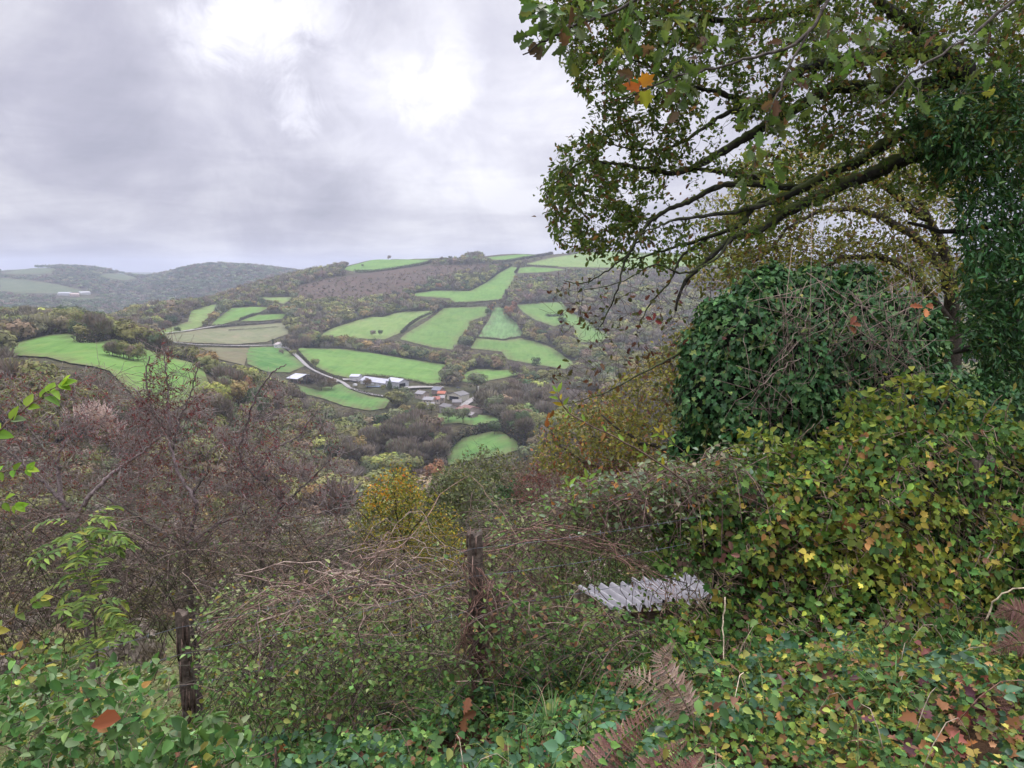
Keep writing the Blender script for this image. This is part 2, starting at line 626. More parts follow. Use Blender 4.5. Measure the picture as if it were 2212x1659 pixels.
for r, zs in ((0.8, (-1.6,) * 6), (1.6, (-1.78, -1.78, -1.74, -1.68, -1.64, -1.6)), (3.0, (-2.5, -2.5, -2.35, -1.95, -1.75, -1.5)),
              (4.2, (-3.1, -2.97, -2.72, -2.3, -2.05, -1.8)), (7, (-4.7, -4.6, -4.4, -3.9, -3.5, -3.2)),
              (15, (-8.9, -8.8, -8.5, -8.0, -7.5, -7)), (40, (-20, -20, -20, -18, -16, -14)), (100, (-43, -44, -44, -42, -38, -34)),
              (200, (-66, -72, -80, -80, -74, -70))):
    for px, z in zip((-700, 395, 1025, 1700, 2200, 3200), zs):
        ctlz(px, r, z)
COLS = {
    -600: [(300, 905), (420, 840), (600, 755), (900, 700), (1000, 692), (1300, 722), (2000, 700), (3000, 640), (4000, 586), (5200, 600), (9000, 588)],
    0: [(300, 905), (420, 845), (600, 757), (700, 737), (900, 700), (1000, 692), (1300, 722), (2000, 700), (2500, 676), (3000, 643), (3500, 610), (4000, 586), (5200, 600), (9000, 588)],
    200: [(330, 885), (450, 800), (600, 727), (640, 726), (800, 706), (900, 700), (1200, 722), (2000, 697), (2600, 665), (3400, 612), (4100, 578), (5200, 600), (9000, 588)],
    300: [(350, 890), (460, 815), (570, 748), (600, 745), (750, 765), (1000, 722), (1180, 684), (1250, 677), (1700, 712), (2400, 692), (3000, 655), (3500, 622), (4200, 600), (5500, 596), (9000, 586)],
    400: [(380, 885), (430, 850), (520, 790), (545, 778), (650, 795), (850, 758), (950, 742), (1000, 728), (1150, 702), (1300, 672), (1480, 662), (2000, 700), (2600, 678), (3000, 630), (3500, 585), (5000, 600), (9000, 588)],
    520: [(300, 1050), (400, 955), (460, 905), (560, 838), (640, 812), (760, 788), (900, 760), (1000, 748), (1150, 720), (1400, 672), (1600, 642), (1750, 630), (2400, 660), (3000, 630), (3500, 580), (5000, 600), (9000, 588)],
    640: [(300, 1110), (450, 1040), (550, 940), (680, 865), (760, 828), (900, 775), (1000, 751), (1100, 735), (1300, 690), (1500, 652), (1800, 606), (1900, 597), (2500, 640), (3300, 600), (3600, 590), (9000, 592)],
    800: [(330, 1130), (430, 1095), (480, 1040), (600, 930), (680, 868), (760, 838), (800, 823), (1000, 768), (1060, 753), (1300, 690), (1500, 655), (1700, 612), (1900, 580), (2000, 567), (2080, 562), (2600, 600), (9000, 592)],
    950: [(330, 1140), (430, 1110), (480, 1040), (530, 975), (640, 890), (700, 852), (770, 831), (1000, 783), (1100, 756), (1350, 671), (1550, 630), (1750, 596), (2000, 563), (2100, 557), (2600, 600), (9000, 592)],
    1100: [(330, 1140), (430, 1100), (480, 1002), (540, 940), (650, 885), (760, 840), (900, 803), (1000, 772), (1100, 740), (1350, 665), (1600, 620), (1850, 575), (2050, 553), (2150, 548), (2700, 600), (9000, 592)],
    1300: [(330, 1130), (450, 1080), (550, 960), (650, 890), (800, 830), (1000, 772), (1200, 715), (1400, 655), (1700, 602), (2000, 562), (2200, 540), (2700, 600), (9000, 592)],
    1550: [(330, 1120), (450, 1060), (650, 890), (800, 830), (1000, 765), (1400, 660), (1800, 602), (2200, 548), (2700, 600), (9000, 592)],
    2000: [(330, 1100), (450, 1050), (650, 890), (1000, 765), (1400, 665), (1800, 610), (2200, 560), (2700, 600), (9000, 592)],
    2900: [(330, 1100), (450, 1050), (650, 890), (1000, 765), (1400, 665), (1800, 610), (2200, 560), (2700, 600), (9000, 592)],
}
for px, lst in COLS.items():
    for r, py in lst:
        ctl(px, r, py)
CTRL = np.array(CTRL)
KA = 4.0
CP = np.stack([CTRL[:, 0] * KA, CTRL[:, 1] * 1.6], 1)


def tpsk(d2):
    return 0.5 * d2 * np.log(np.maximum(d2, 1e-12))


def tps_fit():
    n = len(CP)
    d2 = ((CP[:, None] - CP[None]) ** 2).sum(-1)
    K = tpsk(d2) + np.eye(n) * 0.004
    Pm = np.hstack([np.ones((n, 1)), CP])
    A = np.block([[K, Pm], [Pm.T, np.zeros((3, 3))]])
    return np.linalg.solve(A, np.concatenate([CTRL[:, 2], np.zeros(3)]))


W = tps_fit()


def tps(az, lr):
    q = np.stack([np.clip(az, -1.0, 1.0).ravel() * KA, lr.ravel() * 1.6], 1)
    out = np.empty(len(q))
    for i in range(0, len(q), 20000):
        b = q[i:i + 20000]
        d2 = ((b[:, None] - CP[None]) ** 2).sum(-1)
        out[i:i + 20000] = tpsk(d2) @ W[:-3] + W[-3] + b @ W[-2:]
    return out.reshape(az.shape)


AZF = np.arange(-0.80, 0.8001, 0.0032)
AZ = np.concatenate([np.linspace(-math.pi, -0.85, 24), AZF, np.linspace(0.85, math.pi, 24)])
LR = np.arange(math.log(0.5), math.log(9000), 0.0165)
G_az, G_lr = np.meshgrid(AZ, LR, indexing='ij')
G_te = tps(G_az, np.maximum(G_lr, math.log(0.8)))
G_r = np.exp(G_lr)
G_z = G_te * np.where(G_r < 0.8, 0.8, G_r)
wv = lambda x, y, s, a: np.sin(x / s + a) * np.cos(y / s * 1.13 - a * 2)
GX, GY = G_r * np.sin(G_az), G_r * np.cos(G_az)
bump = (wv(GX, GY, 23, .3) * 1.6 + wv(GX, GY, 11, 1.9) * .8) * np.clip((G_r - 60) / 400, 0, 1)
bump += (wv(GX, GY, 110, .7) * 6 + wv(GX, GY, 60, 2.2) * 4 + wv(GX, GY, 260, 1.2) * 9) * .5 * np.clip((G_r - 2300) / 900, 0, 1)
bump += (wv(GX, GY, .31, .3) * .03 + wv(GX, GY, .13, 1.4) * .012) * np.clip((30 - G_r) / 20, 0, 1)
G_z = G_z + bump
back = np.clip((np.abs(G_az) - 1.15) / 0.5, 0, 1)           # the level road verge behind the camera
G_z = G_z * (1 - back) + back * np.minimum(-1.6, -1.6 + 0.0 * G_r)
G_te = G_z / G_r
CM = np.maximum.accumulate(G_te, axis=1)


def _idx(az, lr):
    i = np.clip(np.searchsorted(AZ, az) - 1, 0, len(AZ) - 2)
    fi = (az - AZ[i]) / (AZ[i + 1] - AZ[i])
    j = np.clip(((lr - LR[0]) / 0.0165).astype(int), 0, len(LR) - 2)
    fj = np.clip((lr - LR[j]) / 0.0165, 0, 1)
    return i, fi, j, fj


def hgt(x, y):
    x = np.asarray(x, float); y = np.asarray(y, float)
    az = np.arctan2(x, y)
    lr = np.log(np.maximum(np.hypot(x, y), 0.5))
    i, fi, j, fj = _idx(az, lr)
    return (G_z[i, j] * (1 - fi) * (1 - fj) + G_z[i + 1, j] * fi * (1 - fj) + G_z[i, j + 1] * (1 - fi) * fj + G_z[i + 1, j + 1] * fi * fj)


def visible(x, y, z):
    """is a point at height z above the ridges in front of it?"""
    r = np.hypot(x, y)
    i, fi, j, fj = _idx(np.arctan2(x, y), np.log(r * 0.96))
    return z / r > np.maximum(CM[i, j], CM[i + 1, j]) - 0.001


def ground(px, py, rmin=3.0):
    """first terrain hit of the picture ray"""
    d = raydir(px, py)
    az = math.atan2(d[0], d[1])
    te = d[2] / math.hypot(d[0], d[1])
    i = int(np.clip(np.searchsorted(AZ, az) - 1, 0, len(AZ) - 2))
    f = (az - AZ[i]) / (AZ[i + 1] - AZ[i])
    prof = G_te[i] * (1 - f) + G_te[i + 1] * f
    j0 = int((math.log(rmin) - LR[0]) / 0.0165)
    hit = np.nonzero(prof[j0:] >= te)[0]
    if len(hit) == 0:
        return None
    j = j0 + hit[0]
    lr = LR[j]
    if j > j0:
        a, b = prof[j - 1], prof[j]
        lr = LR[j - 1] + 0.0165 * (te - a) / max(b - a, 1e-9)
    r = math.exp(lr)
    return np.array([r * math.sin(az), r * math.cos(az), r * te])


def build_terrain():
    n, m = G_r.shape
    v = np.stack([GX, GY, G_z], -1).reshape(-1, 3)
    idx = np.arange(n * m).reshape(n, m)
    q = np.stack([idx[:-1, :-1], idx[:-1, 1:], idx[1:, 1:], idx[1:, :-1]], -1).reshape(-1, 4)
    b = Buf()
    b.add(v, q[:, ::-1], np.full(len(q), 4), (.1, .1, .1))
    tag(b.build('terrain', terrain_mat(), smooth=True), kind='structure')


build_terrain()

# ------------------------------------------------------------------ fields (outlines in layout units)
Z1 = lambda L: [(x * .3385, 489.6 + y * .3385) for x, y in L]
Z2 = lambda L: [(576 + x * .3385, 489.6 + y * .3385) for x, y in L]
Z3 = lambda L: [(576 + x * .2604, 662.4 + y * .2604) for x, y in L]
Z4 = lambda L: [(864 + x * .2604, 720 + y * .2604) for x, y in L]
Z5 = lambda L: [(604.8 + x * .2083, 737.3 + y * .2083) for x, y in L]
FM = {
    'bright': field_mat('pasture_bright', (.090, .175, .040), (.115, .205, .052), ang=.4),
    'blue': field_mat('pasture_bluegreen', (.092, .165, .044), (.112, .190, .052), ang=1.2),
    'light': field_mat('pasture_light', (.125, .195, .055), (.15, .215, .07), ang=2.0),
    'olive': field_mat('pasture_olive', (.135, .150, .075), (.16, .165, .095), ang=.1, patch=.5),
    'stripe': field_mat('pasture_mown', (.080, .155, .055), (.105, .178, .070), stripes=.45, ang=.15),
    'rough': field_mat('pasture_rough', (.060, .145, .038), (.095, .180, .050), patch=.75),
    'brown': field_mat('stubble_brown', (.140, .115, .070), (.120, .125, .065), patch=.6),
    'far': field_mat('pasture_distant', (.070, .095, .045), (.090, .110, .055), patch=.5),
    'scrub': field_mat('cleared_scrub', (.062, .048, .036), (.085, .062, .044), edge=(.05, .045, .03), patch=.8),
}
FIELDS = [
    ('bright', Z2([(490, 272), (545, 224), (650, 207), (800, 211), (1000, 210), (1060, 216), (1010, 238), (860, 262), (700, 284), (600, 292), (540, 285)])),
    ('light', Z2([(800, 196), (900, 184), (1200, 178), (1300, 182), (1200, 195), (1060, 205), (830, 206)])),
    ('bright', Z2([(1370, 178), (1500, 160), (1700, 146), (1900, 143), (1950, 152), (1800, 180), (1640, 200), (1560, 215), (1440, 212)])),
    ('light', Z2([(1650, 240), (1800, 202), (2000, 170), (2212, 150), (2500, 160), (2950, 180), (3000, 240), (2500, 265), (2080, 262), (1860, 258), (1680, 247)])),
    ('bright', Z2([(1614, 262), (1690, 258), (1850, 268), (1900, 276), (1800, 290), (1600, 300)])),
    ('bright', Z2([(1560, 255), (1606, 262), (1580, 320), (1560, 370), (1520, 420), (1500, 465), (1400, 475), (1200, 487), (1170, 460), (960, 445), (930, 430), (1080, 408), (1300, 410), (1400, 360), (1480, 300)])),
    ('light', Z2([(335, 690), (440, 640), (640, 580), (740, 575), (860, 545), (1080, 535), (1060, 560), (960, 610), (870, 672), (760, 720), (700, 722), (600, 715), (450, 720)])),
    ('blue', Z2([(1130, 520), (1430, 512), (1420, 540), (1400, 570), (1310, 600), (1280, 660), (1230, 710), (1200, 790), (1050, 770), (850, 720), (880, 690), (980, 630), (1060, 580)])),
    ('stripe', Z2([(1440, 520), (1510, 515), (1530, 560), (1600, 620), (1630, 680), (1620, 700), (1510, 720), (1350, 705), (1390, 640), (1430, 580)])),
    ('blue', Z2([(1590, 500), (1880, 480), (1930, 540), (2040, 600), (2120, 660), (2180, 690), (2140, 740), (2000, 740), (1960, 640), (1900, 620), (1840, 640), (1720, 600), (1640, 550)])),
    ('blue', Z2([(1340, 714), (1510, 730), (1620, 714), (1720, 735), (1830, 780), (1930, 850), (1970, 890), (1900, 912), (1700, 880), (1540, 850), (1500, 800), (1300, 780)])),
    ('bright', Z2([(195, 777), (500, 785), (700, 812), (900, 847), (1140, 882), (1130, 930), (1110, 1000), (1040, 1012), (950, 990), (800, 965), (640, 950), (520, 968), (430, 950), (330, 905), (260, 860)])),
    ('bright', Z2([(1220, 985), (1280, 930), (1340, 912), (1550, 920), (1640, 940), (1560, 960), (1400, 990), (1300, 1000)])),
    ('rough', Z4([(310, 670), (440, 660), (560, 690), (640, 680), (760, 690), (860, 730), (900, 780), (860, 790), (740, 750), (600, 770), (500, 750), (330, 760)])),
    ('rough', Z4([(390, 1000), (440, 930), (520, 870), (760, 820), (850, 830), (980, 900), (1010, 960), (880, 1010), (600, 1060), (400, 1100)])),
    ('rough', Z3([(250, 655), (400, 690), (640, 640), (700, 695), (850, 745), (1030, 768), (980, 850), (850, 870), (640, 830), (500, 780), (400, 750), (300, 730)])),
    ('rough', Z1([(1570, 800), (1600, 772), (1780, 768), (1822, 790), (1950, 890), (1850, 935), (1700, 930), (1580, 880)])),
    ('brown', Z1([(1280, 775), (1590, 778), (1560, 890), (1400, 850)])),
    ('bright', Z1([(40, 775), (150, 730), (300, 700), (430, 687), (600, 745), (740, 724), (850, 762), (960, 795), (1100, 845), (1290, 892), (1330, 1000), (1250, 1100), (1100, 1191), (900, 1150), (800, 1030), (700, 930), (600, 900), (450, 880), (300, 840), (90, 830)])),
    ('light', Z1([(940, 682), (1080, 650), (1200, 610), (1220, 540), (1350, 502), (1420, 494), (1340, 560), (1290, 640), (1160, 680), (1010, 700)])),
    ('bright', Z1([(1340, 640), (1400, 580), (1480, 522), (1600, 514), (1720, 517), (1640, 560), (1520, 600), (1420, 625)])),
    ('bright', Z1([(1530, 606), (1640, 567), (1830, 557), (1800, 592), (1650, 606)])),
    ('light', Z1([(1650, 454), (1880, 452), (1810, 495), (1700, 472)])),
    ('olive', Z1([(1040, 698), (1300, 660), (1600, 635), (1800, 618), (1860, 680), (1700, 740), (1500, 755), (1200, 745), (1060, 735)])),
    ('scrub', Z2([(560, 310), (700, 290), (1000, 252), (1400, 240), (1540, 252), (1300, 300), (1050, 350), (900, 430), (700, 470), (400, 490), (180, 470), (200, 380), (400, 330)])),
    ('far', Z1([(0, 325), (200, 345), (380, 372), (560, 418), (400, 430), (150, 425), (0, 410)])),
    ('far', Z1([(640, 305), (760, 300), (880, 330), (800, 345), (700, 330)])),
    ('far', Z1([(0, 270), (200, 265), (370, 268), (300, 300), (100, 305), (0, 300)])),
]
FAREXCL = [Z1([(350, 425), (620, 425), (620, 465), (350, 465)])]


def drape(poly, off, name, mat, kind='structure'):
    pts = []
    n = len(poly)
    for i in range(n):
        a, b = np.array(poly[i]), np.array(poly[(i + 1) % n])
        k = max(1, int(np.linalg.norm(b - a) / 6))
        for j in range(k):
            q = a + (b - a) * j / k + rng.normal(0, 0.25, 2)
            g = ground(q[0], q[1], 200)
            if g is not None and g[1] < 4600:
                pts.append(g)
    if len(pts) < 3:
        return None
    pts = np.array(pts)
    # keep rim points whose ray hit the intended slope, not a ridge far behind
    med = np.median(np.hypot(pts[:, 0], pts[:, 1]))
    rr = np.hypot(pts[:, 0], pts[:, 1])
    pts = pts[(rr < med * 1.6) & (rr > med * 0.55)]
    xy = pts[:, :2]
    lo, hi = xy.min(0), xy.max(0)
    stp = max(5.0, math.sqrt((hi - lo).prod()) / 45)
    gx, gy = np.meshgrid(np.arange(lo[0], hi[0], stp), np.arange(lo[1], hi[1], stp))
    gx = gx.ravel(); gy = gy.ravel()
    ins = inpoly(gx, gy, [tuple(p) for p in xy])
    inner = np.stack([gx[ins], gy[ins]], 1)
    if len(inner):
        dmin = np.sqrt(((inner[:, None] - xy[None]) ** 2).sum(-1)).min(1)
        inner = inner[dmin > stp * 0.35]
    allp = [Vector(p) for p in np.vstack([xy, inner])] if len(inner) else [Vector(p) for p in xy]
    m = len(xy)
    res = geometry.delaunay_2d_cdt(allp, [], [list(range(m))], 1, 1e-4)
    vo, faces = np.array([tuple(v) for v in res[0]]), res[2]
    if len(faces) == 0:
        return None
    z = hgt(vo[:, 0], vo[:, 1]) + off
    d = np.sqrt(((vo[:, None] - xy[None]) ** 2).sum(-1)).min(1)
    rim = np.clip(1 - d / 14.0, 0, 1)
    b = Buf()
    b.add(np.column_stack([vo, z]), [i for f in faces for i in f], [len(f) for f in faces], np.column_stack([rim, rim, rim]))
    ob = b.build(name, mat, smooth=True)
    # all faces up
    me = ob.data
    if sum(p.normal.z for p in me.polygons) < 0:
        me.flip_normals()
    return tag(ob, kind=kind)


for i, (k, poly) in enumerate(FIELDS):
    drape(poly, 0.35 + 0.03 * i, 'field', FM[k])


# roads
def road(poly, width, name, mat, off=1.6):
    q = smoothline([(*p, 0) for p in poly], len(poly) * 6)
    g = [ground(p[0], p[1], 200) for p in q]
    g = np.array([p for p in g if p is not None])
    g = smoothline(g, len(g) * 2)
    t = norm(np.gradient(g[:, :2], axis=0))
    nn = np.stack([-t[:, 1], t[:, 0]], 1)
    L = g[:, :2] + nn * width / 2
    R = g[:, :2] - nn * width / 2
    v = []
    for a in (L, g[:, :2], R):
        v.append(np.column_stack([a, hgt(a[:, 0], a[:, 1]) + off]))
    V = np.concatenate(v)
    n = len(g)
    q = []
    for s in (0, 1):
        for i in range(n - 1):
            q += [s * n + i, (s + 1) * n + i, (s + 1) * n + i + 1, s * n + i + 1]
    b = Buf()
    b.add(V, q, [4] * (2 * (n - 1)), (.25, .235, .22))
    tag(b.build(name, mat), kind='structure')
    return g


M_ROAD = plain_mat('pale_asphalt', 0.9, 0.3, 0.2, 0.1)
ROAD_PX = Z5([(70, 75), (180, 170), (300, 280), (430, 350), (560, 400), (650, 440), (720, 490), (800, 520), (900, 553), (1030, 575), (1170, 590)])
road(ROAD_PX, 5.0, 'road', M_ROAD)
TRACK2 = Z5([(2060, 578), (2120, 545), (2212, 500), (2330, 470)])
road(Z5([(1890, 690), (1960, 640), (2060, 585), (2130, 545), (2220, 505)]), 6.5, 'road', M_ROAD, 1.7)
road(Z5([(350, 425), (420, 412), (500, 430), (600, 428)]), 5.0, 'farm_track', M_ROAD, 1.9)
road(Z5([(650, 410), (740, 412), (800, 425)]), 6.0, 'farm_track', M_ROAD, 2.0)
road(Z5([(1290, 500), (1400, 492), (1500, 490), (1700, 492)]), 8.0, 'farm_yard', M_ROAD, 2.1)
road(Z1([(1100, 745), (1250, 762), (1450, 768), (1600, 768), (1760, 765)]), 4.0, 'farm_track', M_ROAD, 2.2)
road(Z1([(1060, 690), (1200, 672), (1400, 640), (1600, 625), (1750, 615)]), 3.0, 'farm_track', M_ROAD, 2.3)
ROADS = [ROAD_PX, Z5([(1890, 690), (1960, 640), (2060, 585), (2130, 545)]), Z5([(350, 425), (600, 428)]), Z5([(650, 410), (800, 425)]), Z5([(1290, 500), (1700, 492)])]


# ------------------------------------------------------------------ farm buildings
def gpt(px, py):
    g = ground(px, py, 200)
    return g


def quad(buf, pts, col, mat=0):
    buf.add(np.array(pts), list(range(len(pts))), [len(pts)], col, mat)


def building(name, label, A, M, B, ridge, h, rise, wall, roof, roofmat=None, over=0.5, door=None, windows=(), chimney=None,
             open_sides=False, cat='building', group=None):
    a, m, b = gpt(*A), gpt(*M), gpt(*B)
    z0 = min(a[2], m[2], b[2], )
    zb = (a[2] + m[2] + b[2]) / 3
    va, vb = (a - m)[:2], (b - m)[:2]
    if ridge == 'AM':
        L = va; o = vb
    else:
        L = vb; o = va
    Ln = L / np.linalg.norm(L)
    pn = np.array([-Ln[1], Ln[0]])
    if pn @ o < 0:
        pn = -pn
    D = abs(pn @ o)
    D = max(D, 5.0)
    ll = np.linalg.norm(L)
    org = np.array([m[0], m[1], zb])
    e = empty(name, org, label, cat, group)

    def W(u, v, z):      # u along ridge from M, v depth from M
        return np.array([Ln[0] * u + pn[0] * v, Ln[1] * u + pn[1] * v, z])
    wb = Buf()
    if not open_sides:
        for (p, q) in (((0, 0), (ll, 0)), ((0, D), (ll, D))):
            quad(wb, [W(*p, -4), W(*q, -4), W(*q, h), W(*p, h)], wall)
        for u in (0, ll):
            quad(wb, [W(u, 0, -4), W(u, D, -4), W(u, D, h), W(u, D / 2, h + rise - .05), W(u, 0, h)], wall)
    else:
        k = max(3, int(ll / 5))
        for i in range(k + 1):
            for v in (0, D / 2, D):
                p = W(ll * i / k, v, 0)
                box(wb, (p[0], p[1], h / 2 - 1 + (rise / 2 if v == D / 2 else 0)), (.5, .5, h + 2 + (rise if v == D / 2 else 0)), wall)
        quad(wb, [W(0.2, D * .98, -3), W(ll, D * .98, -3), W(ll, D * .98, h), W(0.2, D * .98, h)], (.06, .05, .045))
        quad(wb, [W(0, D * .3, h * .55), W(0, D, h * .55), W(0, D, h), W(0, D / 2, h + rise - .05), W(0, D * .3, h + rise * .5)], (.06, .05, .045))
        quad(wb, [W(0.3, D * .2, -3), W(ll * .9, D * .2, -3), W(ll * .9, D * .2, 1.2), W(0.3, D * .2, 1.2)], (.16, .07, .04))
    wb.build('wall', M_WALL, e)
    rb = Buf()
    t = 0.25
    for s in (0, 1):
        ve, vr = (-over, D / 2) if s == 0 else (D + over, D / 2)
        ze = h - over * rise / (D / 2)
        p = [W(-over, ve, ze + .05), W(ll + over, ve, ze + .05), W(ll + over, vr, h + rise + .05), W(-over, vr, h + rise + .05)]
        up = [q + np.array([0, 0, t]) for q in p]
        quad(rb, up, roof)
        quad(rb, p[::-1], np.array(roof) * .6)
        quad(rb, [p[0], p[1], up[1], up[0]], np.array(roof) * .8)
        quad(rb, [p[0], up[0], up[3], p[3]], np.array(roof) * .8)
        quad(rb, [p[1], p[2], up[2], up[1]], np.array(roof) * .8)
    rf = rb.build('roof', roofmat or M_ROOFM, e)
    if chimney is not None:
        cb = Buf()
        p = W(ll * chimney, D / 2, h + rise + .5)
        box(cb, p, (.8, .8, 1.8), (.30, .22, .18))
        box(cb, p + np.array([0, 0, 1.0]), (1.0, 1.0, .2), (.2, .16, .14))
        cb.build('chimney', M_WALL, rf)
    if door:                      # (side, position 0..1, width, height)
        side, t0, dw, dh = door
        db = Buf()
        if side == 'gable':
            v0 = D * t0
            dw = min(dw, D - v0 - .3)
            c = [W(-.06, v0, -3), W(-.06, v0 + dw, -3), W(-.06, v0 + dw, dh), W(-.06, v0, dh)]
        else:
            u0 = ll * t0
            c = [W(u0, -.06, -3), W(u0 + dw, -.06, -3), W(u0 + dw, -.06, dh), W(u0, -.06, dh)]
        quad(db, c, (.012, .012, .014))
        # jambs and lintel stand proud of the opening
        for (p, q) in ((c[0], c[3]), (c[1], c[2]), (c[3], c[2])):
            mid = (p + q) / 2
            off = W(-.1, 0, 0) if side == 'gable' else W(0, -.1, 0)
            tubes(db, [(np.array([p + off, mid + off, q + off]), np.array([.18] * 3), tuple(np.array(wall) * .8))], 4)
        db.build('door_opening', M_DARK, e)
    for (side, t0, zc) in windows:
        fb = Buf(); gb = Buf()
        off = .05
        if side == 'front':
            u = ll * t0
            c = [W(u - .55, -off, zc - .7), W(u + .55, -off, zc - .7), W(u + .55, -off, zc + .7), W(u - .55, -off, zc + .7)]
            o2 = W(0, -.03, 0)
        else:
            v = D * t0
            c = [W(-off, v - .55, zc - .7), W(-off, v + .55, zc - .7), W(-off, v + .55, zc + .7), W(-off, v - .55, zc + .7)]
            o2 = W(-.03, 0, 0)
        ctr = sum(c) / 4
        quad(fb, [ctr + (q - ctr) * 1.25 for q in c], (.45, .42, .38))
        quad(gb, [q + o2 for q in c], (.03, .035, .045))
        f = fb.build('window', M_WALL, e)
        gb.build('pane', M_METAL, f)
    return e


WHT, CRM, STN, GRY = (.50, .50, .51), (.50, .47, .38), (.33, .28, .23), (.22, .21, .21)
WR, DR, ORG, BRN = (.40, .40, .45), (.085, .08, .08), (.36, .13, .08), (.20, .12, .10)
z5 = lambda x, y: (604.8 + x * .2083, 737.3 + y * .2083)


def bl(name, label, a, m, b, *args, **kw):
    return building(name, label, z5(*a), z5(*m), z5(*b), *args, **kw)


bl('open_cattle_barn', 'open-sided cattle barn with pale tin roof, left of the farm lane', (70, 392), (182, 442), (325, 425), 'AM', 4.5, 3.2, (.16, .12, .10), WR, open_sides=True)
bl('small_barn', 'small white flat-fronted barn at the left end of the long barn', (724, 414), (815, 420), (880, 392), 'AM', 5.2, 1.6, WHT, WR)
bl('long_barn', 'very long low white barn between the small barn and the gabled barn', (835, 440), (1090, 474), (1150, 440), 'AM', 3.4, 3.4, WHT, WR,
   windows=[('front', .2, 1.6), ('front', .4, 1.6), ('front', .6, 1.6), ('front', .8, 1.6)])
bl('gabled_barn', 'white gabled barn with a tall dark doorway at the right of the row', (1100, 474), (1232, 494), (1402, 476), 'AM', 6.4, 2.8, (.42, .42, .43), WR, door=('gable', .04, 9, 5.2))
bl('stone_farmhouse', 'small stone house with grey roof, leftmost of the hamlet', (1402, 588), (1478, 604), (1528, 582), 'AM', 4.8, 2.2, STN, GRY, chimney=.8,
   windows=[('front', .3, 3.2), ('front', .7, 3.2), ('side', .5, 3.2)])
bl('stone_house', 'house with slate-blue roof at the back of the hamlet', (1575, 547), (1655, 556), (1705, 536), 'AM', 4.2, 2.6, (.22, .17, .15), (.16, .165, .19), chimney=.2)
bl('outbuilding', 'low building with bright orange tiled roof behind the cream barn', (1632, 570), (1708, 576), (1748, 556), 'AM', 2.8, 1.8, STN, ORG, roofmat=M_TILE)
bl('farmhouse', 'pale stone farmhouse with grey roof in front of the orange roofs', (1480, 652), (1580, 664), (1612, 640), 'AM', 4.6, 2.0, (.42, .36, .30), GRY, chimney=.9,
   windows=[('front', .2, 3.0), ('front', .5, 3.0), ('front', .8, 3.0), ('front', .35, .8)])
bl('terraced_house', 'cream house with a red tiled roof joined to the farmhouse', (1585, 648), (1655, 652), (1682, 630), 'AM', 4.4, 1.9, (.44, .38, .32), (.29, .12, .09), roofmat=M_TILE,
   windows=[('front', .3, 3.0), ('front', .7, 3.0)])
bl('cottage', 'narrow stone cottage with grey roof beside the cream barn', (1660, 640), (1705, 642), (1722, 620), 'AM', 4.8, 1.8, STN, (.24, .22, .21), windows=[('front', .5, 3.0)])
bl('cream_barn', 'large cream barn with dark roof and wide black opening', (1722, 606), (1872, 634), (1964, 602), 'MB', 5.6, 2.4, CRM, DR, door=('gable', .12, 12, 4.6))
bl('stone_shed', 'low dark-roofed shed just below the cream barn', (1790, 668), (1880, 674), (1908, 645), 'AM', 3.2, 2.0, (.26, .22, .19), (.13, .12, .12))
bl('stone_barn', 'tall stone barn with dark hipped roof at the front of the hamlet', (1655, 738), (1742, 765), (1812, 740), 'AM', 6.2, 2.0, (.34, .31, .29), (.12, .11, .11), windows=[('front', .5, 4.4)])
bl('stone_stable', 'stable with worn red-brown roof right of the tall stone barn', (1825, 752), (1905, 768), (1978, 722), 'AM', 4.6, 2.6, (.40, .34, .29), BRN, roofmat=M_TILE, windows=[('front', .4, 2.6)])
bl('lean_to_shed', 'small grey shed at the lower right corner of the hamlet', (1930, 790), (1988, 802), (2038, 782), 'AM', 2.8, 1.6, (.24, .20, .17), (.20, .18, .17), door=('front', .2, 3, 2))
bl('garden_shed', 'grey-roofed low shed left of the tall stone barn', (1522, 702), (1600, 708), (1632, 684), 'AM', 3.6, 1.8, (.30, .27, .25), (.25, .24, .24))
building('white_cottage', 'tiny white cottage at the top end of the farm lane', (592, 752), (601, 753), (608, 750), 'AM', 5.0, 2.5, (.6, .6, .6), (.35, .3, .28), windows=[('front', .5, 3)])
building('roadside_house', 'small house with pink-grey roof among trees right of the hamlet', (1428, 800), (1448, 803), (1460, 798), 'AM', 4, 2, STN, (.3, .22, .2)) if False else None
for k, (x0, x1, y0) in enumerate(((124, 150, 638), (152, 172, 640), (174, 196, 636))):
    building('distant_farm', ('low white farm shed, leftmost of three on the far hill', 'pinkish farm building in the middle of the far farm', 'white farm shed, rightmost of three on the far hill')[k],
             (x0, y0), (x1, y0 + 1.0), (x1 + 3, y0 - 2.0), 'AM', 7, 4, ((.42, .42, .42), (.4, .3, .26), (.44, .44, .42))[k], ((.34, .34, .36), (.34, .26, .22), (.36, .36, .36))[k], group='white farm buildings on the far hill')


